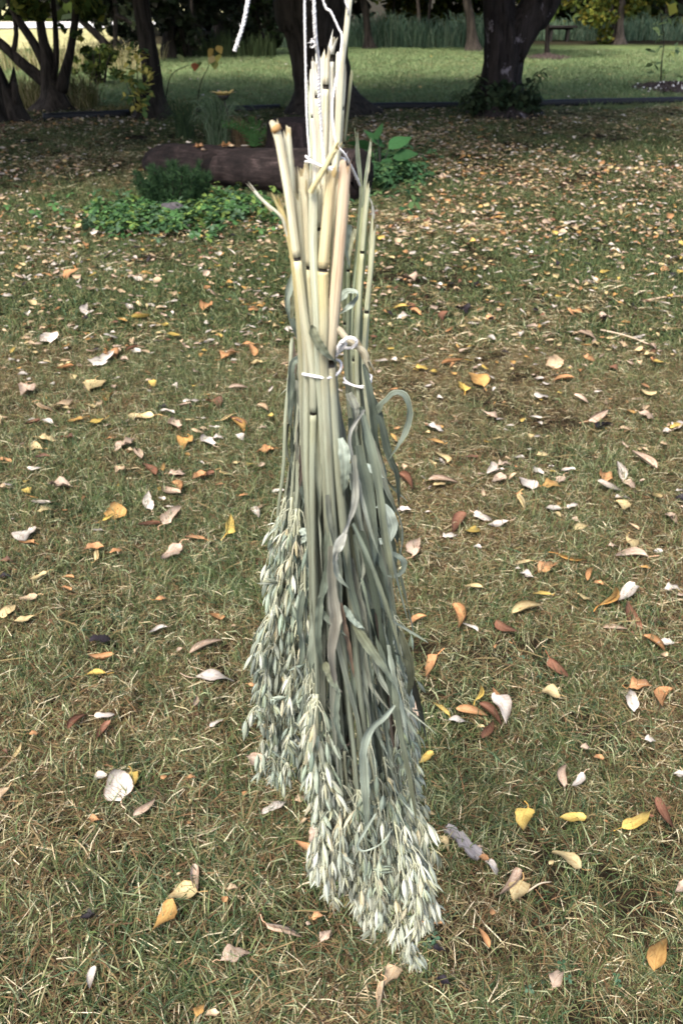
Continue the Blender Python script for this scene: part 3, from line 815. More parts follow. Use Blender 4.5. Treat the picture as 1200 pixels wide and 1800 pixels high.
def limb_from_pixels(pts, Y0, sides, mat_c, top=None):
    P, R = [], []
    for p in pts:
        q = at(p[0], p[1], Y0 + (p[3] if len(p) > 3 else 0))
        P.append(q)
        R.append(p[2] / 2 * pxsize(q))
    return np.array(P), np.array(R)
def make_tree(name, base, limbs, label, group, mat, crown=None, cscale=1.0, cat='tree', flare=1.35, coff=(0, 0, 0), foliage=None):
    """base: ground pixel; limbs: lists of (px, py, width px[, depth offset]), the first from the ground up; each goes on above the frame"""
    g = ground(*base)
    t = empty(name, g, label, cat, group)
    Y0 = g[1]
    for k, L in enumerate(limbs):
        L = list(L)
        P, R = limb_from_pixels(L, Y0, 14, None)
        cont = L[-1][1] <= 12
        if k == 0:
            P[0] = [P[0][0], P[0][1], -0.12]
            R[0] *= flare
        if cont:                              # carry the limb on up into the crown
            d = unit(P[-1] - P[-2])
            d = unit(d + [0, 0, 0.9])
            e = 3.3 * cscale if k == 0 else 2.6 * cscale
            P = np.vstack([P, P[-1] + d * e * 0.5, P[-1] + d * e + [rng.uniform(-.3, .3), rng.uniform(-.3, .3), 0]])
            R = np.concatenate([R, [R[-1] * .75, R[-1] * .3]])
        n = 44 if k == 0 else 28
        S = spline(P, n)
        d = np.concatenate([[0], np.cumsum(np.linalg.norm(np.diff(P, axis=0), axis=1))])
        r = np.interp(np.linspace(0, d[-1], n), d, R)
        if k == 0:
            hgt = S[:, 2]
            r = r * (1 + 0.45 * np.exp(-np.clip(hgt, 0, 9) / (0.12 * max(1, R[0] * 4))))
        m = MB()
        tube(m, S, r, 26, (1, 1, 1), True, rough=0.05, seed=base[0] * .01 + k)
        m.obj('trunk' if k == 0 else 'limb', mat, t)
    if crown is not None:
        o = bpy.data.objects.new('crown', crown)
        col.objects.link(o)
        o.parent = t
        o.location = coff
        o.scale = (cscale,) * 3
        o.rotation_euler = (0, 0, rng.uniform(0, 6.28))
    if foliage:
        m = MB()
        cs = []
        for (px, py, rpx) in foliage['c']:
            p = at(px, py, Y0 + rng.uniform(-.4, .3))
            cs.append((*p, rpx * pxsize(p), rpx * pxsize(p) * .8))
        leaf_cloud(m, cs, foliage['n'], foliage['s'], foliage['p'])
        m.obj('low_leaves', M_PLANT, t, smooth=False)
    return t
NG = 'trees along the edging'
make_tree('tree', (572, 199), [[(572, 199, 100), (568, 150, 88), (562, 100, 92), (556, 50, 108), (548, 0, 132)]],
          'broad black trunk leaning behind the hanging sheaves', NG, M_BARK, CROWN_BIG, 1.0, coff=(-.6, -2.6, 0))
make_tree('tree', (882, 204), [[(880, 204, 84), (880, 150, 66), (884, 110, 66), (886, 75, 68), (880, 45, 60), (876, 0, 56)], [(893, 100, 52), (905, 70, 60), (928, 35, 58), (952, 0, 62)]],
          'thick forked trunk with pale lichen patches at the edging', NG, M_BARKP, CROWN_BIG, 1.0, coff=(.8, -.2, 0))
make_tree('tree', (266, 208), [[(268, 208, 46), (268, 160, 36), (264, 110, 31), (256, 50, 29), (248, 0, 28)]],
          'single dark leaning trunk behind the yellow leaved sapling', NG, M_BARK, CROWN_BIG, 0.9, coff=(-.3, -3.6, .3))
make_tree('multi_stemmed_tree', (98, 196), [[(96, 196, 52), (94, 168, 40), (84, 140, 24), (84, 105, 24), (76, 70, 16), (70, 30, 15), (64, 0, 14)],
          [(86, 150, 20), (60, 128, 19), (30, 103, 17), (0, 75, 15), (-40, 50, 14)], [(82, 115, 20), (62, 78, 14), (40, 45, 13), (20, 8, 12)],
          [(92, 140, 14), (99, 110, 10), (99, 70, 9), (94, 0, 9)], [(106, 160, 22), (117, 120, 17), (127, 70, 13), (134, 0, 13)], [(24, 92, 9), (29, 60, 8), (24, 20, 8), (16, 0, 8)]],
          'black tree of many spreading stems before the bright field', NG, M_BARK, CROWN_MID, 1.0,
          foliage=dict(c=[(45, 8, 26), (70, 18, 18), (160, 14, 26), (110, 48, 10), (135, 65, 9), (145, 4, 18), (148, 88, 7)], n=520, s=0.085, p=LEAFG + LEAFY[:1]))
make_tree('tree', (196, 112), [[(203, 110, 9), (203, 60, 8), (202, 0, 8)], [(198, 116, 15), (186, 80, 14), (172, 62, 12), (150, 42, 10), (140, 34, 9)], [(160, 24, 6), (190, 24, 8), (215, 32, 8), (232, 42, 5)]],
          'thin dark tree with an arm leaning towards the bright field', 'trees of the back lawn', M_BARK, CROWN_DARK, 0.9,
          foliage=dict(c=[(150, 24, 16), (175, 34, 16), (215, 52, 16), (225, 80, 16), (190, 12, 20), (140, 60, 9)], n=600, s=0.1, p=LEAFD))
make_tree('tree', (649, 86), [[(650, 86, 17), (646, 60, 12), (642, 20, 12), (638, 0, 12)]], 'slim dark trunk standing beside the tall grass', 'trees of the back lawn', M_BARK, CROWN_MID, 0.8)
make_tree('tree', (831, 91), [[(832, 91, 22), (829, 60, 16), (825, 25, 15), (820, 0, 14)]], 'slim grey brown trunk with bare earth at its foot', 'trees of the back lawn', M_BARKG, CROWN_MID, 0.9)
make_tree('young_tree', (960, 102), [[(961, 102, 7), (961, 60, 7), (963, 0, 7)]], 'thin young tree growing from the round mulch bed', 'trees of the back lawn', M_BARK, CROWN_MID, 0.6)
make_tree('tree', (1086, 78), [[(1086, 78, 18), (1089, 40, 12), (1094, 0, 12)], [(1078, 76, 7), (1077, 40, 5), (1074, 0, 5)]], 'double trunk half hidden by yellow green leaves', 'trees of the back lawn', M_BARKG, CROWN_MID, 1.0,
          foliage=dict(c=[(1062, 62, 18), (1045, 30, 22), (1072, 30, 16), (1055, 8, 22), (1110, 8, 22)], n=700, s=0.12, p=LEAFY))
make_tree('tree', (1192, 64), [[(1192, 64, 15), (1194, 30, 12), (1196, 0, 12)]], 'dark trunk at the far right of the woods', 'trees of the back lawn', M_BARK, CROWN_MID, 0.9)
# trees of the wood itself
wood = [(735, 66, 7, 'grey trunk beyond the tall grass among yellow leaves', M_BARKG), (752, 64, 6, 'second grey trunk beyond the tall grass', M_BARKG), (690, 62, 6, 'thin black trunk in the gloom behind the tall grass', M_BARK),
        (1040, 60, 8, 'black trunk behind the bench in the woods', M_BARK), (1128, 56, 12, 'stout black trunk deep in the right woods', M_BARK), (1008, 58, 8, 'shadowed trunk above the low bench', M_BARK),
        (785, 60, 7, 'thin trunk in yellow green woodland', M_BARK), (470, 66, 14, 'black woodland trunk left of the broad leaning trunk', M_BARK), (430, 68, 10, 'dark woodland trunk under the loose twine end', M_BARK),
        (380, 70, 10, 'dark woodland trunk above the golden sapling', M_BARK), (297, 104, 22, 'wide black trunk right of the leaning trunk', M_BARK), (335, 72, 8, 'thin grey snag in the dark woods', M_BARKG)]
for (px, py, wd, lab, mt) in wood:
    make_tree('tree', (px, py), [[(px, py, wd), (px + 1, py * .5, wd * .85), (px + rng.uniform(-4, 4), 0, wd * .8)]], lab, 'trees of the woods', mt, CROWN_DARK if px < 640 or px in (1128,) else CROWN_MID, rng.uniform(0.9, 1.2))

# woods that read as one mass, behind the single trunks
mb = MB()
cs = []
for k in range(330):
    x = rng.uniform(-9.5, 22)
    y = rng.uniform(37, 46)
    z = rng.uniform(0.2, 8.5)
    cs.append((x, y, z, rng.uniform(0.8, 1.6), rng.uniform(0.5, 1.1)))
cs = np.array(cs)
leaf_cloud(mb, cs[cs[:, 0] > 0.8], 15000, 0.36, LEAFY + LEAFG + LEAFG + LEAFD)
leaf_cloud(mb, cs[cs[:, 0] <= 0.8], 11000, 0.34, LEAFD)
for k in range(40):
    cs2 = [(rng.uniform(-70, -12), rng.uniform(58, 66), rng.uniform(0, 6), 3.0, 1.6) for _ in range(10)]
    leaf_cloud(mb, cs2, 160, 0.8, LEAFD + LEAFG)
for k in range(14):
    cs2 = [(rng.uniform(22, 60), rng.uniform(30, 46), rng.uniform(0, 8), 3.0, 1.6) for _ in range(10)]
    leaf_cloud(mb, cs2, 160, 0.7, LEAFG)
tag(mb.obj('woods', M_PLANT, smooth=False), 'dense dark woods closing the view', kind='stuff')

# bushes before the woods that can be told apart
def bush(px, py, hpx, wpx, pal, n, size, label, dy=0.0, name='woodland_bush'):
    g = ground(px, py)
    s = pxsize(g)
    t = empty(name, g, label, 'bush', 'bushes at the wood edge')
    m = MB()
    for k in range(5):
        a = rng.uniform(-.5, .5)
        tube(m, spline([g + [a * .2, 0, -.03], g + [a * wpx * s * .5, rng.uniform(-.2, .2), hpx * s * .5], g + [a * wpx * s, rng.uniform(-.3, .3), hpx * s * .9]], 6), np.linspace(.03, .008, 6), 5)
    m.obj('stem', M_BARK, t)
    m = MB()
    cs = []
    for k in range(14):
        cs.append((g[0] + rng.uniform(-.5, .5) * wpx * s, g[1] + rng.uniform(-.5, .5), rng.uniform(.15, .95) * hpx * s, wpx * s * rng.uniform(.12, .24), hpx * s * rng.uniform(.12, .22)))
    leaf_cloud(m, cs, n, size, pal)
    m.obj('foliage', M_PLANT, t, smooth=False)
bush(700, 60, 75, 70, LEAFY, 900, 0.17, 'yellow green bush behind the tall grass')
bush(790, 58, 75, 60, LEAFY, 700, 0.17, 'bright leafy bush left of the forked trunk')
bush(760, 60, 60, 50, LEAFG, 600, 0.17, 'green bush among the grey trunks')
bush(1055, 70, 80, 60, LEAFY, 700, 0.17, 'yellow tinged bush at the double trunk')
bush(1130, 64, 70, 70, LEAFG + LEAFY[:2], 800, 0.17, 'mixed green bush left of the far right trunk')
bush(990, 58, 70, 60, LEAFG, 600, 0.17, 'grey green bush over the bench')
bush(330, 104, 110, 70, LEAFD, 1500, 0.13, 'grey brown shaded bush beside the wide black trunk')
bush(405, 98, 105, 90, LEAFD, 1500, 0.13, 'dark bush under the loose end of twine')
bush(470, 96, 110, 60, LEAFD + LEAFG[2:3], 1100, 0.13, 'dark bush against the broad leaning trunk')
bush(225, 108, 60, 50, LEAFD, 600, 0.12, 'low dark bush behind the leaning trunk')
bush(175, 150, 55, 80, LEAFG + LEAFY[2:], 900, 0.07, 'loose green bush right of the many stemmed tree')

# tall grass strips
def tall_grass(name, x0, x1, py, depth, n, h0, h1, wd, pal, label, bend=0.25):
    m = MB()
    for k in range(n):
        px = rng.uniform(x0, x1)
        g = ground(px, py) + [0, rng.uniform(0, depth), 0]
        h = rng.uniform(h0, h1) * (1 + .35 * fbm(np.array([g[0] * 1.9]), np.array([g[1] * 1.7 + 3]))[0])
        h = max(h, .12)
        a = rng.uniform(0, 6.28)
        d = np.array([math.cos(a), math.sin(a), 0]) * h * bend * rng.uniform(.2, 1.4)
        P = np.array([g, g + d * .25 + [0, 0, h * .5], g + d * .6 + [0, 0, h * .85], g + d + [0, 0, h * rng.uniform(.8, 1)]])
        ribbon(m, P, np.array([1, .9, .6, .1]) * wd, np.array(pal[rng.integers(len(pal))]) * rng.uniform(.7, 1.3), rng.uniform(-.8, .8), 0.2, cols=2)
    tag(m.obj(name, M_PLANT), label, kind='stuff')
TEAL = [(0.085, 0.15, 0.095), (0.12, 0.19, 0.125), (0.07, 0.115, 0.07), (0.16, 0.215, 0.14)]
DRY = [(0.20, 0.18, 0.08), (0.13, 0.13, 0.05), (0.28, 0.24, 0.13), (0.08, 0.09, 0.03)]
tall_grass('tall_grass', 470, 860, 84, 2.8, 4200, .35, .85, .026, TEAL, 'strip of tall blue green grass before the woods', .5)
tall_grass('tall_grass', 900, 1215, 72, 2.8, 2200, .3, .75, .028, TEAL, 'tall grass behind the bench', .5)
tall_grass('tall_grass', 280, 480, 104, 2.0, 700, .3, .6, .03, [(0.05, .075, .03), (.035, .05, .02)], 'rough shaded grass under the dark bushes')
tall_grass('tall_grass', 20, 160, 196, .8, 900, .2, .55, .01, DRY, 'dry uncut grass round the many stemmed tree', 0.5)
tall_grass('tall_grass', -20, 240, 130, 4.0, 1400, .2, .5, .014, DRY + [(.3, .3, .15), (.4, .36, .2)], 'rough pale grass at the field margin', 0.5)
tall_grass('tall_grass', 170, 345, 205, .3, 420, .06, .28, .008, DRY, 'rough grass at the foot of the leaning trunk', 0.6)

# black edging: each run its own thing
def edging(a, b, label, r=0.055):
    pa, pb = ground(*a), ground(*b)
    P = spline([pa, (pa * 2 + pb) / 3 + [0, .02, 0], (pa + 2 * pb) / 3 + [0, -.02, 0], pb], 14)
    P[:, 2] += r * .8
    t = empty('lawn_edging', (pa + pb) / 2, label, 'edging', 'runs of black lawn edging')
    m = MB(); tube(m, P, r, 10); m.obj('rim_tube', M_EDGE, t)
    m = MB()
    Q = P.copy(); Q[:, 2] -= r
    Vv = np.stack([Q + [0, -.006, 0], Q + [0, -.006, -.05], Q + [0, .006, -.05], Q + [0, .006, 0]], 1).reshape(-1, 3)
    m.add(Vv, [[k * 4 + q, k * 4 + (q + 1) % 4, k * 4 + 4 + (q + 1) % 4, k * 4 + 4 + q] for k in range(13) for q in range(4)])
    m.obj('skirt', M_EDGE, t)
edging((78, 213), (228, 206), 'black plastic edging run left of the leaning trunk')
edging((345, 201), (492, 196), 'black plastic edging run behind the ornamental grass')
edging((642, 193.5), (826, 191), 'black plastic edging run left of the forked trunk')
edging((934, 188), (1235, 181), 'long black plastic edging run right of the forked trunk')

# mulch beds
def mulch(px, py, wpx, label, n, white=False):
    g = ground(px, py)
    s = pxsize(g)
    R = wpx / 2 * s
    m = MB()
    a = np.linspace(0, 2 * PI, 28, endpoint=False)
    rings = [(1.0, -.02), (.8, .05), (.4, .09)]
    V = np.concatenate([[[g[0] + R * q * math.cos(t) * (1 + .06 * math.sin(3 * t)), g[1] + R * q * math.sin(t), h] for t in a] for q, h in rings] + [[[g[0], g[1], .1]]])
    F = [[k * 28 + i, k * 28 + (i + 1) % 28, k * 28 + 28 + (i + 1) % 28, k * 28 + 28 + i] for k in range(2) for i in range(28)]
    m.add(V, F)
    m.F.append(np.array([[56 + i, 56 + (i + 1) % 28, 84] for i in range(28)])); m.M.append(np.zeros(28, int))
    for k in range(n):
        q, t = math.sqrt(rng.random()), rng.uniform(0, 6.28)
        p = np.array([g[0] + R * q * math.cos(t), g[1] + R * q * math.sin(t), .09 * (1 - q) + .02])
        d = unit(rng.normal(size=3)) * .05
        tube(m, [p - d, p + d], .018, 4, m=1 if white and rng.random() < .12 else 0)
    tag(m.obj('mulch_bed', [M_MULCH, M_ROAD]), label, kind='stuff')
mulch(960, 104, 84, 'round bed of brown bark mulch', 260)
mulch(1186, 158, 150, 'mulch bed with pale chips at the right', 420, True)

# low bench before the wood
g0 = ground(950, 73)
s0 = pxsize(g0)
t = empty('garden_bench', g0, 'long low black bench before the woods, seen behind the young tree', 'bench')
def box(mb, c, d, m=0, cc=(1, 1, 1)):
    x, y, z = np.asarray(d) / 2
    b = min(x, y, z) * .2
    V = []
    for sz, k in ((-z, 0), (-z + b, 1), (z - b, 1), (z, 0)):
        e = 0 if k else b
        V += [[-x + e, -y + e, sz], [x - e, -y + e, sz], [x - e, y - e, sz], [-x + e, y - e, sz]]
    F = [[3, 2, 1, 0], [12, 13, 14, 15]] + [[k * 4 + q, k * 4 + (q + 1) % 4, k * 4 + 4 + (q + 1) % 4, k * 4 + 4 + q] for k in range(3) for q in range(4)]
    mb.add(np.array(V) + c, F, cc, None, m)
L = 118 * s0
for dy in (-.16, 0.0, .16):
    m = MB(); box(m, g0 + [0, dy, .46], (L, .15, .06)); m.obj('plank', M_DARKWOOD, t, smooth=False)
m = MB(); box(m, g0 + [0, 0, .395], (L * .9, .1, .06)); m.obj('rail', M_DARKWOOD, t, smooth=False)
for dx in (-.38, -.13, .13, .38):
    m = MB(); box(m, g0 + [dx * L, 0, .18], (.08, .34, .37)); m.obj('leg', M_DARKWOOD, t, smooth=False)

# broken stump and edge trunk at the left margin
g = ground(22, 216)
s = pxsize(g)
t = empty('tree_stump', g, 'broken jagged black stump at the far left margin', 'stump')
m = MB()
a = np.linspace(0, 2 * PI, 22, endpoint=False)
V = []
for k, (h, r) in enumerate(((-.08, 38), (.06, 30), (.2, 24), (.38, 21), (.5, 20))):
    for q, th in enumerate(a):
        top = 1 + (0.28 * math.sin(3 * th + 1) + .18 * hsh(q + 3)) * (k == 4)
        rr = r * s * (1 + .08 * math.sin(5 * th + k) + .05 * hsh(q, k))
        V.append([g[0] + rr * math.cos(th), g[1] + rr * math.sin(th), h * top])
V.append([g[0], g[1], .36])
m.add(V, [[k * 22 + q, k * 22 + (q + 1) % 22, k * 22 + 22 + (q + 1) % 22, k * 22 + 22 + q] for k in range(4) for q in range(22)])
m.F.append(np.array([[88 + q, 88 + (q + 1) % 22, 110] for q in range(22)])); m.M.append(np.zeros(22, int))
m.obj('stump_body', M_BARK, t)
m = MB()
tube(m, spline([[g[0] - .05, g[1] + .1, .05], [g[0] + .13, g[1] - .1, .28], [g[0] + .17, g[1] - .12, .5]], 8), np.linspace(.07, .04, 8), 8, rough=.1)
m.obj('splinter', M_BARK, t)
make_tree('tree', (-18, 218), [[(-16, 218, 60), (-12, 170, 44), (-20, 120, 36), (-30, 60, 34), (-36, 0, 34)]], 'black trunk cut by the left edge of the photo', NG, M_BARK, CROWN_BIG, 0.9, coff=(.3, -2.6, 0))

# ------------------------------------------------------------------ log, stump, planting
ga, gb = ground(266, 308), ground(634, 354)
t = empty('fallen_log', (ga + gb) / 2, 'long dark rotting log lying behind the dwarf pine', 'log')
n = 34
base = spline([ga, ga * .6 + gb * .4 + [0, -.05, 0], gb], n)
rl = np.linspace(.155, .215, n) * (1 + .02 * np.sin(np.linspace(0, 9, n)))
rl[:5] *= np.array([.62, .8, .9, .96, 1])
base[:, 2] = rl * .86
m = MB()
tube(m, spline(base, 80), np.interp(np.linspace(0, 1, 80), np.linspace(0, 1, n), rl), 30, (1.0, 1.0, 1.0), False, rough=.016, seed=3.3)
m.obj('log_bark', M_LOG, t)
for nm, e, q, dr in (('cut_end', -1, -2, 1), ('cut_end', 0, 1, 1)):
    m = MB()
    d = unit(base[e] - base[q])
    P = np.array([base[e] - d * .002, base[e] + d * .012, base[e] + d * .012, base[e] - d * .16, base[e] - d * .3])
    tube(m, P + np.arange(5)[:, None] * d * 1e-4, np.array([1.0, .97, .72, .6, .3]) * rl[e], 18, [(.7, .6, .6)] * 2 + [(.35, .3, .3)] * 3, False, rough=.04, seed=e + 5.0)
    m.obj('cut_end', M_LOG, t)
# broken hollow stub on the log's face
k = 11
c0 = np.array([at(381, 303, base[k][1])[0], base[k][1] - rl[k] * .93, base[k][2] + .02])
m = MB()
tube(m, np.array([c0 + [0, .10, -.02], c0 + [0, .03, 0], c0 + [0, -.06, .012], c0 + [0, -.064, .012], c0 + [0, .04, 0], c0 + [0, .09, 0]]), np.array([.15, .125, .11, .084, .07, .04]), 16, [(.5, .45, .42)] * 3 + [(.06, .05, .05)] * 3, False, rough=.08, seed=7.7)
m.obj('hollow_stub', M_LOG, t)
gs = ground(518, 268)
t = empty('tree_stump', gs, 'grey brown cut stump standing behind the log', 'stump')
m = MB()
P = np.array([[gs[0], gs[1], z] for z in (-.05, .06, .14, .22, .29, .322, .328)])
tube(m, P, np.array([.37, .325, .30, .29, .285, .28, .262]), 26, (1.2, 1.15, 1.2), False, rough=.018, seed=1.2)
m.obj('stump_bark', M_LOG, t)
m = MB()
rad = np.array([.262, .2, .13, .06, .001])
tube(m, np.array([[gs[0], gs[1], .328 + .002 * q] for q in range(5)]), rad, 26, (1.5, 1.45, 1.5), False, seed=2.2)
m.obj('cut_face', M_LOG, t)
def rest_leaf(px, py, Y, L, az, cc, ff, label):
    p = at(px, py, Y)
    o = bpy.data.objects.new('fallen_leaf', LEAF_ME[ff][int(px) % 5])
    col.objects.link(o)
    o.location = p
    o.rotation_euler = (.25, .1, az)
    o.scale = (L,) * 3
    o.color = (*LC[cc], 1)
    tag(o, label, 'leaf', 'leaves resting on the log')
def log_top(px):
    f = (px - 266) / 368 * (n - 1)
    k = int(np.clip(f, 0, n - 1))
    return base[k], rl[k]
for (px, L, az, cc, ff, fwd, lab) in ((293, .07, .3, 'W', 'f', .0, 'white leaf on the left end of the log'), (361, .06, .1, 'W', 'd', .0, 'small white leaf on the crest of the log'),
        (380, .10, .4, 'O', 'k', .4, 'crumpled orange leaf on the log above the hollow stub'), (395, .10, -1.0, 'P', 'd', .55, 'pink folded leaf hanging on the log face'), (425, .12, 0, 'O', 'k', .1, 'large tan leaf lying on the log crest'),
        (439, .11, .3, 'C', 'f', .15, 'cream leaf beside the large tan leaf on the log'), (465, .07, .2, 'W', 'c', .0, 'white curled leaf on the log before the stump')):
    b, r = log_top(px)
    ang = fwd
    o = bpy.data.objects.new('fallen_leaf', LEAF_ME[ff][px % 5])
    col.objects.link(o)
    o.location = (b[0], b[1] - (r * 1.03) * math.sin(ang), b[2] + (r * 1.04) * math.cos(ang) + .004)
    o.rotation_euler = (ang, 0, az)
    o.scale = (L,) * 3
    o.color = (*LC[cc], 1)
    tag(o, lab, 'leaf', 'leaves resting on the log')

# dark rock at the pine's foot
g = ground(303, 383)
m = MB()
uu, vv = np.meshgrid(np.linspace(0, 2 * PI, 16, endpoint=False), np.linspace(0, PI, 9), indexing='ij')
rr = .085 * (1 + .16 * np.sin(3 * uu + 1) * np.sin(2 * vv) + .12 * np.sin(2 * uu + 3 * vv))
V = np.stack([g[0] + rr * 1.25 * np.cos(uu) * np.sin(vv), g[1] + rr * np.sin(uu) * np.sin(vv), .045 + rr * .75 * np.cos(vv)], -1).reshape(-1, 3)
i, j = np.meshgrid(np.arange(16), np.arange(8), indexing='ij')
m.add(V, np.stack([i * 9 + j, ((i + 1) % 16) * 9 + j, ((i + 1) % 16) * 9 + j + 1, i * 9 + j + 1], -1).reshape(-1, 4))
tag(m.obj('rock', M_ROCK), 'dark rounded stone among the ground cover below the pine', 'rock')

# dwarf pine
g = ground(308, 362)
t = empty('dwarf_pine', g, 'bushy dark green dwarf pine before the log', 'pine')
mw, mn = MB(), MB()
for k in range(80):
    a = rng.uniform(0, 6.28)
    r = .245 * math.sqrt(rng.random())
    b = g + [r * .35 * math.cos(a), r * .35 * math.sin(a), 0]
    tip = g + [r * 1.2 * math.cos(a), r * .9 * math.sin(a), rng.uniform(.12, .34) * (1 - r * .9) + (rng.random() < .22) * rng.uniform(.04, .12)]
    P = spline([b, (b + tip) / 2 + [.1 * r * math.cos(a), .1 * r * math.sin(a), -.02], tip], 12)
    tube(mw, P, np.linspace(.009, .003, 12), 5, (.5, .4, .3))
    T = tangents(P)
    for q in range(2, 12):
        for w_ in range(20):
            d = unit(T[q] * .9 + rng.normal(size=3) * .75)
            L = rng.uniform(.035, .06)
            p = P[q] + rng.normal(size=3) * .004
            ribbon(mn, np.array([p, p + d * L]), np.array([.006, .0015]), np.array(((.018, .044, .018), (.03, .065, .024), (.012, .03, .014))[rng.integers(3)]) * rng.uniform(.7, 1.3), 0, 0, cols=2)
mw.obj('stem', M_BARK, t)
mn.obj('needles', M_PLANT, t)

# ground cover
def cover(name, fn, n, size, pal, hmin, hmax, label):
    m = MB()
    k = 0
    while k < n:
        p = fn()
        if p is None: continue
        h = rng.uniform(hmin, hmax)
        s = size * rng.uniform(.6, 1.3)
        a0 = rng.uniform(0, 6.28)
        c = np.array(pal[rng.integers(len(pal))]) * rng.uniform(.65, 1.35)
        tl = rng.normal(0, .35, 2)
        for q in range(3):
            a = a0 + q * 2.09
            d = np.array([math.cos(a), math.sin(a), 0]); e = np.array([-d[1], d[0], 0])
            o_ = p + [0, 0, h]
            V = np.array([o_, o_ + d * s * .5 + e * s * .36 + [0, 0, .1 * s], o_ + d * s * .8 + e * s * .25, o_ + d * s, o_ + d * s * .8 - e * s * .25, o_ + d * s * .5 - e * s * .36 + [0, 0, .1 * s]])
            V[:, 2] += (V[:, 0] - o_[0]) * tl[0] + (V[:, 1] - o_[1]) * tl[1] - .25 * np.linalg.norm(V - o_, axis=1)
            m.add(V, [[0, 1, 2, 3], [0, 3, 4, 5]], c, V * 8)
        V = np.array([p, p + [.003, 0, 0], p + [.002, 0, h], p + [0, 0, h]])
        m.add(V, [[0, 1, 2, 3]], c * .7)
        k += 1
    tag(m.obj(name, M_PLANT), label, kind='stuff')
def blob(px, py, rx, ry):
    def f():
        a, r = rng.uniform(0, 6.28), abs(rng.normal(0, .62))
        x, y = px + rx * r * math.cos(a) * (1 + .15 * math.sin(5 * a)), py + ry * r * math.sin(a)
        g_ = ground(x, y)
        if fbm(np.array([g_[0] * 2.2]), np.array([g_[1] * 2.2]))[0] < -.25: return None
        return g_
    return f
COV = [(.045, .11, .035), (.07, .15, .05), (.03, .07, .03), (.12, .18, .045), (.07, .12, .07)]
cover('ground_cover', blob(255, 388, 150, 32), 1500, .045, COV, .02, .09, 'low bright green leafy ground cover before the pine')
cover('ground_cover', blob(415, 372, 90, 38), 900, .045, COV, .02, .09, 'low green ground cover along the log')
cover('ground_cover', blob(690, 312, 62, 42), 1200, .05, [(.03, .08, .032), (.045, .105, .045), (.022, .055, .026), (.06, .11, .04)], .02, .15, 'dense dark green ground cover right of the sheaves')
cl = []
for (px, py) in ((437, 1738), (455, 1750), (745, 1672), (730, 1682), (985, 1740), (1085, 1735), (925, 1760), (640, 1690), (205, 1075), (880, 1000), (815, 1000), (1085, 1000), (985, 1205), (940, 1165), (905, 1165), (910, 1070), (150, 1130), (470, 1725), (555, 1668), (1000, 1710)):
    for q in range(3): cl.append(ground(px + rng.normal(0, 14), py + rng.normal(0, 9)))
ci_ = iter(cl * 2)
cover('clover', lambda: next(ci_), len(cl), .008, [(.05, .10, .06), (.07, .12, .075), (.04, .08, .04)], .02, .035, 'tiny blue green clover leaves in the grass')

# ornamental grass clump, fern, perennial stems
def grass_clump(px, py, hpx, n, pal, label, spread=.55, wd=.008, name='ornamental_grass'):
    g = ground(px, py)
    s = pxsize(g)
    H = hpx * s
    t = empty(name, g, label, 'grass clump')
    m = MB()
    for k in range(n):
        a = rng.uniform(0, 6.28)
        b = g + [rng.normal(0, .05), rng.normal(0, .05), 0]
        h = H * rng.uniform(.55, 1.05)
        o_ = np.array([math.cos(a), math.sin(a), 0]) * h * spread * rng.uniform(.2, 1.2)
        P = spline([b, b + o_ * .3 + [0, 0, h * .6], b + o_ * .75 + [0, 0, h * .9], b + o_ * 1.35 + [0, 0, h * rng.uniform(.5, .9)]], 9)
        ribbon(m, P, wd * np.array([.8, 1, 1, 1, .9, .8, .6, .4, .1]), np.array(pal[rng.integers(len(pal))]) * rng.uniform(.7, 1.3), rng.uniform(-.6, .6), .3)
    m.obj('blades', M_PLANT, t)
    return t
grass_clump(385, 262, 88, 190, [(.11, .17, .09), (.07, .11, .055), (.16, .21, .13), (.05, .08, .04)], 'fountain of arching blue green grass behind the log')
grass_clump(325, 245, 70, 90, [(.035, .06, .03), (.05, .08, .035)], 'dark green grass clump left of the arching grass')
grass_clump(425, 264, 60, 60, [(.20, .13, .07), (.13, .09, .05)], 'clump of dry brown stems behind the log', .35, .006)
g = ground(448, 268)
t = empty('fern', g, 'feathery bright green plant left of the cut stump', 'fern')
for k in range(11):
    a = rng.uniform(-.4, 3.5)
    m = MB()
    d = np.array([math.cos(a), -abs(math.sin(a)) * .3, 0])
    P = spline([g, g + d * .12 + [0, 0, .22], g + d * .32 + [0, 0, .27 + .08 * hsh(k)]], 12)
    T = tangents(P)
    for q in range(2, 12):
        for sg in (-1, 1):
            e = unit(np.cross(T[q], [0, -1, .4])) * sg * .06 * (1 - q / 16)
            ribbon(m, np.array([P[q], P[q] + e * .6 + T[q] * .02, P[q] + e + T[q] * .035]), np.array([.012, .012, .002]), np.array((.05, .12, .035)) * rng.uniform(.7, 1.3), 0, 0, cols=2)
    m.obj('frond', M_PLANT, t)

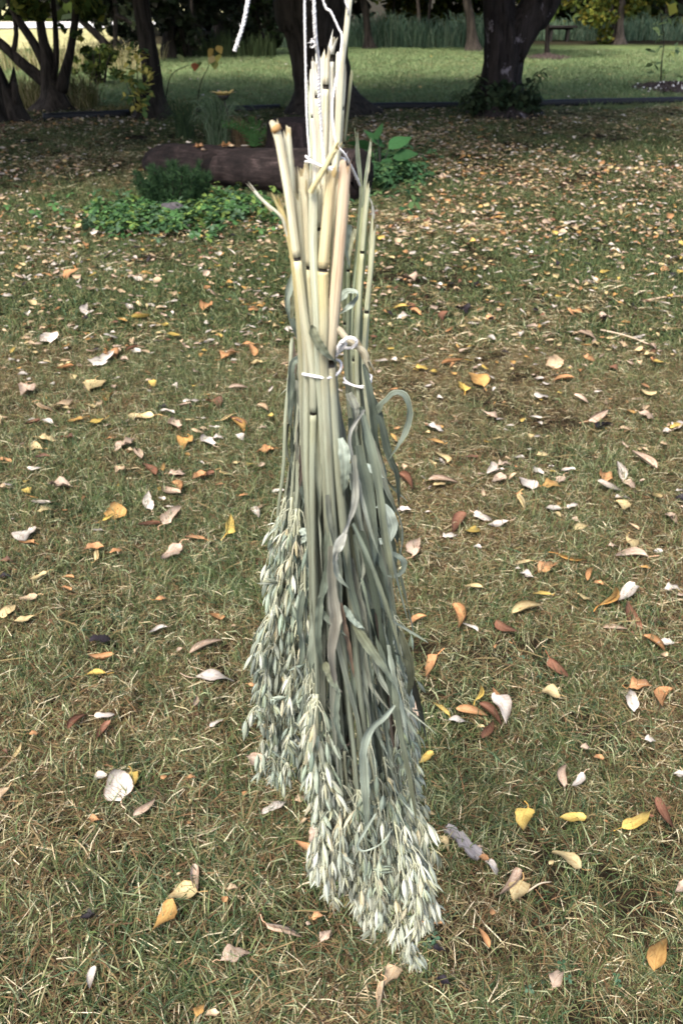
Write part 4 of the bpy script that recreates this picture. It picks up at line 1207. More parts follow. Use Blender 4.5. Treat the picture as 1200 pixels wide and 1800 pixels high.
# leafy plants whose leaves are told apart: stems plus leaf objects of one shared mesh
def leaf_proto(wid, fold=.25):
    m = MB()
    P = spline([[0, 0, 0], [.5, 0, .06], [1, 0, -.06]], 7)
    tt = np.linspace(0, 1, 7)
    ribbon(m, P, np.maximum(.04, np.sin(PI * tt ** .75) * wid), (1, 1, 1), 0, fold, face=np.tile([0, 0, 1.0], (7, 1)))
    return m.mesh('leaf', M_PLANT)
LP_BROAD, LP_LANCE, LP_ROUND = leaf_proto(.62), leaf_proto(.24), leaf_proto(.8, .15)
def add_leaf(t, p, L, proto, c, az=None, el=None, name='leaf'):
    o = bpy.data.objects.new(name, proto)
    col.objects.link(o)
    o.parent = t
    o.location = np.asarray(p) - np.array(t.location)
    o.rotation_euler = (rng.normal(0, .5), rng.uniform(-.3, .9) if el is None else el, rng.uniform(0, 6.28) if az is None else az)
    o.scale = (L,) * 3
    o.color = (*np.clip(np.asarray(c) * rng.uniform(.75, 1.2), 0, 1), 1)
def stem_obj(t, P, r0, r1, mat=None, name='stem'):
    S = spline(P, 14)
    m = MB(); tube(m, S, np.linspace(r0, r1, 14), 6, (.5, .45, .35)); m.obj(name, mat or M_BARK, t)
    return S
YG, YEL, GRN = (.26, .31, .08), (.60, .52, .14), (.11, .18, .06)
g = ground(246, 212)
t = empty('sapling', g, 'sapling with yellow and green leaves before the leaning trunk', 'sapling')
for tip in ((225, 96), (238, 82), (258, 88), (215, 130), (268, 120), (250, 150)):
    S = stem_obj(t, [g + [rng.normal(0, .03), -.05, 0], at((246 + tip[0]) / 2, (215 + tip[1]) / 2 - 6, g[1] - .15), at(*tip, g[1] - .2)], .011, .003)
    for q in range(4, 14):
        for z in range(3 if q > 6 else 2):
            add_leaf(t, S[q] + rng.normal(0, .05, 3), rng.uniform(.08, .13), LP_BROAD, (YEL, YEL, YG, GRN)[rng.integers(4)])
g = ground(345, 208)
t = empty('sapling', g, 'thin bent twig with a few golden leaves by the ornament', 'sapling')
S = stem_obj(t, [g, at(352, 150, g[1]), at(366, 118, g[1]), at(378, 84, g[1])], .008, .003)
for (px, py, c) in ((382, 80, (.62, .42, .12)), (375, 86, (.62, .42, .12)), (376, 98, (.6, .45, .2)), (386, 95, (.5, .45, .12)), (378, 108, (.4, .4, .12)), (354, 108, (.2, .27, .07)), (343, 110, (.45, .16, .07)), (314, 95, (.35, .38, .15)), (370, 104, (.2, .27, .07))):
    add_leaf(t, at(px, py, g[1]), .13, LP_ROUND, c, az=rng.uniform(3.6, 5.8), el=.8)
S = stem_obj(t, [ground(288, 205), at(300, 135, g[1]), at(332, 114, g[1])], .009, .004, name='side_twig')
# sucker shoots at the forked trunk's foot
gt = ground(882, 204)
for (lab, base_, tips) in (('leafy shoots left of the forked trunk foot', (838, 205), ((835, 132), (845, 130), (800, 160), (815, 156))), ('leafy shoots right of the forked trunk foot', (915, 205), ((958, 120), (945, 125), (925, 150), (935, 165))),):
    g = ground(*base_)
    t = empty('sucker_shoots', g, lab, 'shoots', 'shoots at the forked trunk')
    for tip in tips:
        S = stem_obj(t, [g, at((base_[0] + tip[0]) / 2, (base_[1] + tip[1]) / 2, g[1] - .1), at(*tip, g[1] - .15)], .007, .003)
        for q in range(4, 14):
            for sg in (0, PI):
                add_leaf(t, S[q], rng.uniform(.12, .2), LP_LANCE, (.05, .075, .036), az=sg + rng.normal(0, .5), el=rng.uniform(.4, 1.1))
g = ground(882, 209)
t = empty('ivy_skirt', g, 'dark leaves climbing the foot of the forked trunk', 'undergrowth')
m = MB()
leaf_cloud(m, [(gt[0] + math.cos(q * .5 - .3) * -.38, gt[1] - .36 + .1 * abs(q - 4) / 4, .12 + .1 * hsh(q), .16, .2) for q in range(9)] + [(gt[0] + .1 * q, gt[1] - .42, .3, .14, .2) for q in (-2, -1, 0, 1, 2)], 700, .07, [(.025, .045, .022), (.04, .06, .03), (.018, .03, .016)])
m.obj('foliage', M_PLANT, t, smooth=False)
# pale young sapling at the right
g = ground(1160, 152)
t = empty('sapling', g, 'spindly pale sapling in the right mulch bed', 'sapling')
S = stem_obj(t, [g, at(1162, 110, g[1]), at(1166, 70, g[1]), at(1160, 20, g[1])], .014, .006)
for (px, py) in ((1155, 45), (1150, 50), (1164, 62), (1160, 66), (1148, 110), (1143, 112), (1186, 84), (1190, 88), (1180, 95), (1160, 128), (1166, 132), (1155, 85), (1178, 110), (1137, 90), (1165, 125), (1170, 40), (1135, 130), (1190, 130), (1196, 140), (1130, 140)):
    for z in range(2):
        add_leaf(t, at(px + rng.normal(0, 3), py + rng.normal(0, 3), g[1]), .15, LP_BROAD, ((.35, .42, .15), (.22, .3, .12), (.12, .18, .08))[rng.integers(3)])
# big leaved plant right of the sheaves
g = ground(668, 312)
t = empty('broad_leaf_plant', g, 'plant with big glossy green leaves right of the log', 'plant')
for (px, py, L, az, el) in ((655, 262, .26, 3.4, -.3), (668, 258, .28, 2.2, -.5), (683, 262, .28, .6, -.35), (690, 278, .24, 0, -.2), (672, 280, .25, 5.0, .45), (655, 285, .22, 4.2, .4), (700, 285, .2, 5.7, .2), (640, 270, .22, 3.0, -.2), (664, 245, .22, 1.4, -.6)):
    p = at(px, py, g[1] - .05 * rng.random())
    stem_obj(t, [g, (g + p) / 2 + [0, 0, .03], p], .006, .004, M_DARKWOOD)
    add_leaf(t, p, L, LP_BROAD, (.035, .10, .035), az, el)

# flower shaped garden ornament
g = ground(412, 262)
hd = at(393, 172, g[1])
t = empty('garden_ornament', g, 'metal flower ornament with yellow petals on a dark stake', 'garden ornament')
m = MB(); tube(m, spline([g + [0, 0, -.05], (g + hd) / 2 + [.01, 0, 0], hd], 10), .009, 7, (1, 1, 1)); m.obj('stake', M_IRON, t)
m = MB(); tube(m, np.array([hd + [0, 0, z] for z in (-.03, -.015, .01, .03, .035)]), np.array([.01, .035, .06, .065, .05]), 14); m.obj('cup', M_IRON, t)
M_PETAL = fibre_mat('painted_petal', .3, .5)
for k in range(10):
    a = k * 2 * PI / 10 + .2
    d = np.array([math.cos(a), math.sin(a), 0])
    P = spline([hd + d * .045 + [0, 0, .025], hd + d * .09 + [0, 0, .05], hd + d * .15 + [0, 0, .055 + .02 * hsh(k)]], 6)
    cc = np.array([(.62, .42, .14)] * 4 + [(.55, .38, .2), (.2, .28, .5)]) if k % 3 == 0 else np.array([(.66, .5, .18)] * 5 + [(.6, .3, .15)])
    m = MB(); ribbon(m, P, np.array([.03, .05, .056, .05, .036, .01]), cc, 0, .2, face=np.tile([0, 0, 1.0], (6, 1))); m.obj('petal', M_PETAL, t)

# grey strip of bark and a long pale stem on the lawn
a, b = ground(784, 1452, .03), ground(842, 1508, .03)
m = MB()
P = spline([a, (a + b) / 2 + [0, 0, .006], b], 12)
ribbon(m, P, np.array([.012, .02, .026, .024, .030, .026, .033, .028, .034, .029, .031, .018]), (.27, .25, .25), .15, .2, cols=5, face=np.tile([0, 0, 1.0], (12, 1)))
V = m.V[0]; V += rng.normal(0, .0022, V.shape)
Vb = V - [0, 0, .004]
m.V[0] = np.concatenate([V, Vb]); m.C[0] = np.tile(m.C[0], (2, 1)); m.S[0] = np.tile(m.S[0], (2, 1))
nV = len(V)
m.F[0] = np.concatenate([m.F[0], m.F[0][:, ::-1] + nV]); m.M[0] = np.zeros(len(m.F[0]), int); m.n = 2 * nV
tag(m.obj('bark_strip', M_BLADE), 'torn lilac grey strip of bark right of the lowest seed heads', 'bark')
def straw_piece(a, b, w, c, lab, bow=.01):
    pa, pb = ground(*a, .028), ground(*b, .028)
    m = MB(); tube(m, spline([pa, (pa + pb) / 2 + [0, 0, bow], pb], 8), np.linspace(w, w * .5, 8), 6, c)
    tag(m.obj('dry_stem', M_STALK), lab, 'stem', 'loose stems lying on the lawn')
straw_piece((1055, 580), (1145, 607), .005, (.6, .48, .34), 'long pale dry stem on the lawn at the right')
straw_piece((1128, 530), (1210, 520), .008, (.5, .38, .26), 'thick brown twig near the right edge')
straw_piece((925, 1568), (968, 1550), .002, (.6, .5, .36), 'short thin straw right of the pale yellow leaf')

# ------------------------------------------------------------------ the hanging oat sheaves
def twine(mb, P, r=.0011, n=None, fuzz=1.0, turns=700):
    """two plies wound about each other, with loose fibres"""
    P = np.asarray(P, float)
    d = np.linalg.norm(np.diff(P, axis=0), axis=1).sum()
    n = int(max(24, d / .0007)) if d > .03 or n is None else n
    S = spline(P, n)
    T, Nn, B = frames(S)
    L = np.linspace(0, d, n)
    for ph in (0, PI):
        a = L * turns * 2 + ph
        tube(mb, S + (Nn * np.cos(a)[:, None] + B * np.sin(a)[:, None]) * r * .34 * (1 + .25 * np.sin(L * 130))[:, None], r * .70 * (1 + .10 * np.sin(L * 310 + ph)), 6)
    for k in range(int(d * 230 * fuzz)):
        q = rng.integers(n)
        v = unit(rng.normal(size=3) + T[q] * 1.2 * rng.choice([-1, 1]))
        e = rng.uniform(.0008, .0022) * (2.2 if rng.random() < .12 else 1)
        s = unit(np.cross(v, [0, 1, 0.1])) * .00013
        p = S[q] + v * r * .6
        m_ = p + v * e * .5 + rng.normal(size=3) * .0004
        V = np.array([p - s, p + s, m_ + s, m_ - s, p + v * e + rng.normal(size=3) * .0009])
        mb.add(V, [[0, 1, 2, 3]])
        mb.F.append(np.array([[3, 2, 4]]) + mb.n - 5); mb.M.append(np.array([0]))
    return mb
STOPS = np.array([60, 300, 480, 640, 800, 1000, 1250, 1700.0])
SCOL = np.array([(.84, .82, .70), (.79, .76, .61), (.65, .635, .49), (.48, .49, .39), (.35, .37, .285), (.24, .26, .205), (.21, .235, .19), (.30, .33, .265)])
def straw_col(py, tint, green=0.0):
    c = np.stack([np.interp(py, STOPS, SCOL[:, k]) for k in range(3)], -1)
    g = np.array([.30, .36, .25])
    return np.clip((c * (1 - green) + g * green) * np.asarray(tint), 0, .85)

def stalk(t, pts, w, tint=(1, 1, 1), nodes=(), green=0.0, jag=.0062, name='stalk', sheath=True, tipw=None, seed=0.0, label=None):
    """pts: (px, py, Y); w: width in photo pixels at the first point"""
    W3 = np.array([at(*p) for p in pts])
    d = np.concatenate([[0], np.cumsum(np.linalg.norm(np.diff(W3, axis=0), axis=1))])
    n0 = 54
    s = list(np.linspace(0, 1, n0))
    S = spline(W3, 400)
    ppy = np.array([project(q)[1] for q in S])
    nd = [float(np.interp(y, ppy, np.linspace(0, 1, 400))) for y in nodes]
    e = .0011 / d[-1]
    for q in nd: s += [q - 5 * e, q - 1.05 * e, q - e, q + e, q + 1.05 * e, q + 6 * e]
    s = np.array(sorted(x for x in s if 0 <= x <= 1))
    P = np.stack([np.interp(s, np.linspace(0, 1, 400), S[:, k]) for k in range(3)], 1)
    py = np.interp(s, np.linspace(0, 1, 400), ppy)
    r0 = w / 2 * pxsize(W3[0])
    r = np.full(len(s), r0) * np.interp(s, [0, .35, 1], [1, .97, .62 if tipw is None else tipw])
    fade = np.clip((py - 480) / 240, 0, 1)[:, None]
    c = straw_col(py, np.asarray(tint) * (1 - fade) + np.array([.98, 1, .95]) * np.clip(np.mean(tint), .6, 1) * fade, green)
    r2 = np.random.default_rng(int(abs(pts[0][0] * 13 + pts[0][1] * 7)) + 3)
    c = c * (1 + .06 * np.sin(s * 31 + r2.uniform(0, 6)))[:, None]
    for q in nd:
        c[np.abs(s - q) < 1.02 * e] = (.022, .018, .012)
        r[(s < q - .9 * e) & (s > q - .12)] *= 1.04
        r[np.abs(s - q) < 1.02 * e] *= .86
        k = (s > q + e * 1.01) & (s < q + .05)
        c[k] *= np.array([1.06, 1.04, .95])
    m = MB()
    c = np.repeat(c, 12, 0).reshape(len(s), 12, 3)
    fl = r2.uniform(-1, 1, 12)[None, :, None] * .13 * np.sin(s * r2.uniform(5, 14) + r2.uniform(0, 6))[:, None, None] + r2.normal(0, .05, (1, 12, 1))
    bl = (np.sin(s[:, None] * 17 + fl[0, :, 0][None, :] * 30) > .88) * r2.uniform(0, 1, (len(s), 12))
    c = c * (1 + fl) * (1 - .22 * bl[..., None] * np.array([.6, .9, 1.0]))
    r = r * 0.85
    w1 = r2.normal(0, .0011, 3)
    P = P + np.stack([np.sin(s * 7 + w1[0] * 3000) * w1[1], np.sin(s * 5 + w1[1] * 3000) * w1[2], 0 * s], 1) * np.sin(PI * s)[:, None]
    tube(m, P, r, 12, np.clip(c.reshape(-1, 3), 0, .86), False, rough=0, seed=seed + pts[0][0] * .013, flat=.84)
    rid = 1 + .05 * np.tile((np.arange(12) % 2) * 2 - 1, len(s)) + np.tile(r2.normal(0, .03, 12), len(s))
    C0 = np.repeat(P, 12, 0)
    m.V[0] = C0 + (m.V[0] - C0) * rid[:, None]
    V = m.V[0]
    T0 = unit(P[1] - P[0])
    V[:12] += T0 * (r2.uniform(-1, 1, 12) * jag)[:, None]
    inner = np.array([P[0] + T0 * q for q in (.0012, .008, .016)])
    tube(m, inner + 0, np.array([.86, .8, .7]) * r[0], 12, c[0].mean(0) * np.array([.75, .68, .55]), False, flat=.86)
    m.V[1][:12] = V[:12] * .9 + P[0] * .1
    m.F[1] = m.F[1][:, ::-1]
    o = m.obj(name, M_STALK, t)
    if label: o['label'] = label
    return P[-1], unit(P[-1] - P[-3])

def spikelet_proto(v):
    """one oat spikelet of length 1 along x: two papery glumes opening about a floret"""
    r = np.random.default_rng(500 + v)
    op = (.06, .10, .17, .28, .42, .12)[v]
    m = MB()
    tt = np.array([0, .12, .35, .62, .85, 1.0])
    pr = np.array([.10, .55, 1, .86, .42, .03]) * r.uniform(.085, .11)
    for sg in (-1, 1):
        a = np.linspace(-1.25, 1.25, 5)
        y = pr[:, None] * np.sin(a)[None, :]
        z = pr[:, None] * (np.cos(a)[None, :] * .95 - .15) * sg
        x = np.repeat(tt[:, None], 5, 1) * (1 if sg > 0 else r.uniform(.82, .98))
        o_ = op * r.uniform(.7, 1.2) * sg
        bow = sg * .05 * np.sin(PI * x)
        X = x * math.cos(o_) - z * math.sin(o_)
        Z = x * math.sin(o_) + z * math.cos(o_) + bow
        V = np.stack([X, y, Z], -1).reshape(-1, 3)
        i, j = np.meshgrid(np.arange(5), np.arange(4), indexing='ij')
        F = np.stack([i * 5 + j, (i + 1) * 5 + j, (i + 1) * 5 + j + 1, i * 5 + j + 1], -1).reshape(-1, 4)
        cx = np.interp(np.repeat(tt, 5), [0, .3, 1], [.82, 1, 1.12])
        rib = 1 - .14 * (np.tile(np.arange(5), 6) % 2)
        m.add(V, F, np.stack([cx * rib, cx * rib, cx * rib * .98], 1), np.stack([np.tile(np.linspace(-.5, .5, 5), 6), np.repeat(tt * .03, 5), np.full(30, v + sg * .3)], 1))
    if v in (1, 3, 4):
        P = spline([[.45, 0, .04], [.95, .02 * (v - 2), .10], [1.35, .05 * (v - 2), .22]], 6)
        tube(m, P, np.linspace(.012, .003, 6), 3, (.9, .72, .45), False)
    P = np.array([[0, 0, 0], [.3, 0, .0], [.62, 0, 0], [.8, 0, .01 * v]])
    tube(m, P, np.array([.02, .08, .055, .008]), 5, (1.02, .98, .82))
    return m
SP_MB = [spikelet_proto(v) for v in range(6)]
SP_ME = [m.mesh('spikelet', M_HUSK) for m in SP_MB]

def panicle(t, P0, T0, tip, nsp, spread, tint0, tint1, store, bow=0.0):
    Pm = (P0 + tip) / 2 + np.array([rng.normal(0, .006) + bow, rng.normal(0, .006), 0]) + T0 * .01
    S = spline([P0 - T0 * .004, P0 + T0 * .03, Pm, tip], 40)
    T = tangents(S)
    m = MB()
    tube(m, S, np.linspace(.0015, .0005, 40), 6, (.50, .52, .36), True)
    out_ = []
    nwh = 7
    for k in range(nsp):
        s = (np.floor(rng.random() * nwh) / nwh) * .93 + rng.uniform(0, .05) + .02 if k % 6 else 1.0
        q = int(np.clip(s * 39, 0, 39))
        az = rng.uniform(0, 2 * PI)
        t_ = T[q]
        a1 = unit(np.cross(t_, [0, 1, .2])); b1 = np.cross(t_, a1)
        rad = a1 * math.cos(az) + b1 * math.sin(az)
        L = spread * rng.uniform(.25, 1.0) * (1 - .45 * s)
        E = S[q] + rad * L * rng.uniform(.25, .8) + t_ * L * rng.uniform(.8, 1.5) + np.array([0, 0, -.2 * L])
        M = S[q] + rad * L * .35 + t_ * L * .35
        tube(m, spline([S[q], M, E], 5), np.linspace(.0005, .0003, 5), 4, (.52, .54, .40), False)
        D = unit(t_ * .55 + np.array([0, 0, -.75]) + rad * rng.uniform(0, .45) + rng.normal(size=3) * .16)
        if rng.random() < .06: D = unit(D + rng.normal(size=3) * .8)
        f = rng.random()
        c = (np.array(tint0) * (1 - s) + np.array(tint1) * s) * rng.uniform(.6, 1.3) * np.array([rng.uniform(.95, 1.08), 1, rng.uniform(.92, 1.03)])
        if f < .06: c = np.array([.48, .45, .33]) * rng.uniform(.8, 1.25)
        elif f < .16: c = np.array([.54, .57, .49])
        elif f < .30: c = c * .6
        out_.append((E, D, rng.uniform(0, 6.28), rng.uniform(.0165, .0235), np.clip(c, 0, .85), rng.choice(6, p=[.26, .24, .18, .12, .06, .14])))
    o = m.obj('panicle', M_STALK, t)
    store += [(*q, o) for q in out_]
    return o
def spike_frame(D, roll):
    a = unit(np.cross(D, [0, 1, .13])); b = np.cross(D, a)
    y = a * math.cos(roll) + b * math.sin(roll)
    return D, y, np.cross(D, y)
from mathutils import Matrix
def hang_spikelets(t, store, key):
    store.sort(key=key)
    for (E, D, roll, L, c, v, pan) in store[:300]:
        x, y, z = spike_frame(D, roll)
        o = bpy.data.objects.new('spikelet', SP_ME[v])
        col.objects.link(o)
        o.parent = pan
        o.matrix_local = Matrix([[x[k] * L, y[k] * L, z[k] * L, E[k] - pan['wo'][k]] for k in range(3)] + [[0, 0, 0, 1]])
        o.color = (*c, 1)
    m = MB()
    for (E, D, roll, L, c, v, pan) in store[300:]:
        x, y, z = spike_frame(D, roll)
        q = SP_MB[v]
        base_n = m.n
        V, C, S = q.arrays()
        W = V @ np.array([x, y, z]) * L + E
        m.add(W, q.F[0], np.clip(C * c, 0, .9), S)
        for f in q.F[1:]:
            m.F.append(f + base_n); m.M.append(np.zeros(len(f), int))
    if m.n:
        o = m.obj('inner_spikelets', M_HUSK, t)
        o['kind'] = 'stuff'
def blade(t, pts, w, c0, c1=None, twist=(0, 0), fold=.3, taper=True, name='leaf_blade', tw_fn=None):
    """pts: (px, py, Y); w: width in photo pixels"""
    P = spline([at(*p) for p in pts], 34)
    s = np.linspace(0, 1, 34)
    W = w * pxsize(P[0]) * (np.minimum(1, .55 + s * 3) * (1 - s ** 3.5 * .96) if taper else np.interp(s, [0, .1, .93, 1], [.8, 1, .95, .3]))
    c1 = c0 if c1 is None else c1
    C = np.asarray(c0)[None] * (1 - s[:, None]) + np.asarray(c1)[None] * s[:, None]
    C = C * (1 + .12 * np.sin(s * 23 + pts[0][0]))[:, None]
    r2 = np.random.default_rng(int(abs(pts[0][0] * 31 + pts[0][1] * 17 + pts[-1][1])) + 1)
    tw = np.interp(s, np.linspace(0, 1, len(twist)), twist)
    tw = tw + .16 * np.sin(s * 19 + r2.uniform(0, 6)) * s + .12 * np.sin(s * 37 + r2.uniform(0, 6))
    W = W * (1 + .10 * np.sin(s * 13 + r2.uniform(0, 6)) + r2.normal(0, .05, 34))
    m = MB()
    ribbon(m, P, W, C, tw, fold, seed=pts[0][0] * .17 + pts[0][1] * .03, cols=7)
    V = m.V[0].reshape(34, 7, 3)
    V += (r2.normal(0, .014, (34, 7, 1)) * W[:, None, None]) * unit(CAM - V)
    V += (np.sin(s * 26 + r2.uniform(0, 6))[:, None, None] * np.array([1, .4, 0, 0, 0, -.4, -1])[None, :, None] * .09 * W[:, None, None]) * unit(CAM - V)
    if taper: V[-2:] += tangents(P)[-1] * (r2.uniform(-.3, .5, (2, 7, 1)) * W.max())
    m.C[0] *= (1 + r2.normal(0, .07, (1, 7, 1)) * np.ones((34, 1, 1))).reshape(-1, 1)
    return m.obj(name, M_BLADE, t)
GG, GD, GP, BR, OL, WH = (.20, .24, .185), (.075, .095, .072), (.36, .42, .35), (.14, .105, .08), (.17, .18, .11), (.46, .47, .42)
PUR = (.185, .195, .155)
def random_blades(t, n, x0, x1, y0, y1, Yf, lean, wmin, wmax, cols, lmin, lmax):
    for k in range(n):
        f = rng.random()
        px, py = x0 + (x1 - x0) * f, rng.uniform(y0, y1)
        L = rng.uniform(lmin, lmax)
        dx = lean(f, py) * L + rng.normal(0, 9)
        Y = Yf + rng.uniform(-.014, .02)
        w1, w2 = rng.normal(0, 7, 2)
        curl = rng.random() < .35
        P = [(px, py, Y), (px + dx * .3 + w1 * .4, py + L * .33, Y - .004), (px + dx * .65 + w2, py + L * .68, Y - .006), (px + dx + (rng.normal(0, 26) if curl else w2), py + L * (1 if not curl else .92), Y - (.02 if curl else .004))]
        c = np.array(cols[rng.integers(len(cols))]) * rng.uniform(.7, 1.25)
        c2 = np.array(cols[rng.integers(len(cols))]) * rng.uniform(.7, 1.2)
        a = rng.uniform(-.9, .9)
        blade(t, P, rng.uniform(wmin, wmax), c, c2, (a, a + rng.normal(0, .7), a + rng.normal(0, 1.4), a + rng.normal(0, 2.2)), rng.uniform(.1, .6))
def tie(t, cx, cy, wpx, Y, loops, sag, label='white twine tied round the stalks', knot=False, flatten=.75):
    c = at(cx, cy, Y)
    R = wpx / 2 * pxsize(c)
    m = MB()
    for q in range(loops):
        a = np.linspace(0, 2 * PI, 40)
        P = np.stack([c[0] + R * np.cos(a) * (1 + .03 * np.sin(3 * a + q)), c[1] + R * flatten * np.sin(a), c[2] + sag * R * np.cos(a + .3) + .0022 * q + .002 * np.sin(2 * a + q)], 1)
        twine(m, P, .0010, 200, .5)
    if knot:
        k0 = c + [R * .8, -R * flatten * .75, 0]
        twine(m, [k0 + [-.003, 0, .002], k0 + [0, -.003, .003], k0 + [.003, 0, 0], k0 + [0, -.001, -.003], k0 + [-.003, -.001, .001], k0 + [.001, -.003, .0]], .001, 50)
    m.obj('twine_tie', M_TWINE, t)

# ---- rear upper sheaf -----------------------------------------------------------------
YA = .69
sheafA = empty('oat_sheaf', at(571, 288, YA), 'rear oat sheaf tied highest, its shorter seed heads hanging at the left', 'oat sheaf', 'bound oat sheaves')
A = [ # top points, tie x, width, tint, nodes, Y offset, down points
 ([(545, 152)], 548, 12, (.80, .92, .85), (), .004, [(535, 480), (524, 680), (520, 860)]),
 ([(552, 112)], 556, 13, (1.05, 1.05, 1.1), (), -.006, [(540, 480), (526, 700), (512, 880)]),
 ([(573, 96), (572, 160)], 571, 15, (1.0, .96, .86), (152,), -.012, [(556, 480), (538, 700), (520, 900)]),
 ([(587, 68), (581, 110)], 579, 15, (1.08, 1.08, 1.1), (101, 288), -.009, [(560, 480), (545, 680), (540, 880)]),
 ([(596, 106), (594, 200)], 587, 15, (1.06, 1.04, 1.0), (), -.011, [(566, 480), (550, 700), (548, 900)]),
 ([(603, 112), (600, 200)], 593, 13, (1.0, .94, .82), (), -.004, [(570, 480), (552, 740), (552, 920)]),
 ([(615, -8), (608, 60), (602, 110), (598, 190)], 591, 13, (1.02, 1.03, .92), (), -.014, [(566, 480), (546, 760), (538, 940)]),
 ([(561, 136), (562, 200)], 562, 12, (.72, .80, .72), (), .006, [(545, 480), (530, 680), (505, 900)]),
 ([(617, 136), (611, 200), (606, 250)], 596, 7, (.5, .52, .40), (252,), .012, [(580, 480), (560, 740), (545, 860)]),
 ([(578, 118), (577, 200)], 575, 14, (.92, .85, .68), (), .002, [(550, 480), (532, 690), (508, 860)]),
 ([(566, 150)], 566, 12, (.62, .68, .6), (), .010, [(548, 480), (530, 690), (500, 880)]),
 ([(588, 128), (586, 200)], 583, 14, (1.05, 1.02, .95), (), .000, [(562, 480), (542, 690), (530, 890)]),
 ([(557, 118), (559, 200)], 561, 13, (1.06, 1.05, 1.0), (170,), -.008, [(540, 480), (530, 690), (520, 890)]),
 ([(566, 104), (567, 200)], 567, 13, (1.04, 1.0, .9), (), -.011, [(545, 480), (532, 690), (524, 900)]),
 ([(604, 128), (600, 200)], 590, 13, (1.04, 1.0, .92), (190,), -.008, [(560, 480), (545, 690), (540, 900)]),
 ([(580, 92), (579, 200)], 577, 12, (1.02, 1.0, .92), (215,), .008, [(555, 480), (540, 690), (530, 890)]),
 ([(592, 118), (590, 200)], 585, 12, (.98, .95, .85), (), .009, [(560, 480), (545, 690), (534, 880)]),
 ([(559, 110), (560, 200)], 564, 12, (1.0, 1.0, .95), (), .008, [(545, 480), (530, 690), (506, 880)]),
 ([(548, 128), (551, 200)], 553, 12, (1.05, 1.06, 1.05), (205,), -.002, [(538, 480), (528, 690), (516, 870)]),
]
storeA = []
for k, (top, tx, wd, tint, nodes, dy, down) in enumerate(A):
    pts = [(x, y, YA + dy) for x, y in top] + [(tx, 286, YA + dy * .8)] + [(x, y, YA + dy * (1 + q * .5) - .004 * q) for q, (x, y) in enumerate(down)]
    E, T = stalk(sheafA, pts, wd, np.array(tint) * .97, nodes, 0.0 if k != 8 else .2, seed=1.0)
    tx_, ty_ = (463, 472, 485, 498, 510, 522, 538, 478, 548, 468, 490, 505, 476, 488, 515, 530, 500, 520, 482)[k], (1240, 1300, 1330, 1350, 1310, 1290, 1240, 1180, 1190, 1130, 1270, 1330, 1220, 1290, 1340, 1300, 1320, 1280, 1250)[k]
    tip = at(tx_ - 10, ty_, YA + rng.uniform(-.06, .03))
    panicle(sheafA, E, T, tip, 42, .029, (.23, .29, .24), (.335, .395, .335), storeA)
hang_spikelets(sheafA, storeA, lambda q: q[0][1] + .25 * abs(q[0][0] + .05))
tie(sheafA, 571, 288, 68, YA, 2, -.10, flatten=.9)
for P, w_, c, tw, fo in (
    ([(516, 478, .68), (505, 530, .665), (514, 565, .665), (524, 590, .67), (534, 625, .68)], 13, GG, (0, .8, -.2, .3), .5),
    ([(540, 636, .67), (530, 630, .66), (514, 640, .655), (510, 690, .66), (508, 740, .665)], 12, GG, (0, .4, .2), .4),
    ([(530, 855, .66), (543, 890, .655), (545, 920, .65), (528, 945, .645), (524, 955, .645)], 17, GD, (0, .3, .9, 1.6), .3),
    ([(528, 930, .644), (538, 940, .642), (530, 955, .642)], 14, GP, (0, .2), .2),
    ([(512, 560, .66), (520, 500, .655), (528, 512, .655)], 9, OL, (.3, .9), .4),
    ([(526, 1235, .66), (533, 1275, .66), (546, 1310, .665), (552, 1300, .665)], 12, GG, (.3, .7, 1.3), .3),
    ([(538, 1270, .68), (532, 1320, .68), (518, 1370, .68)], 11, GD, (.2, .5), .2),
    ([(533, 1040, .64), (526, 1090, .64), (531, 1150, .64), (520, 1190, .64)], 13, GG, (.2, .8, .1), .3),
    ([(531, 720, .66), (536, 745, .655), (530, 765, .655), (545, 790, .66)], 11, GG, (.1, .9, 1.8), .3),
    ([(540, 730, .66), (532, 800, .655), (526, 860, .655)], 15, BR, (.2, .6), .3)):
    blade(sheafA, P, w_, c, None, tw, fo)
random_blades(sheafA, 14, 512, 550, 590, 900, .685, lambda f, y: -.06, 8, 15, [GG, GD, GG, BR, PUR], 130, 330)
stalk(sheafA, [(512, 600, .675), (508, 690, .672), (499, 790, .668), (488, 906, .665)], 9, (.95, .98, .9), (), .3, tipw=.85, label='loose stalk hanging outside the rest')
stalk(sheafA, [(497, 690, .69), (520, 660, .69), (540, 640, .695)], 3, (1, 1, .95), (), .1)

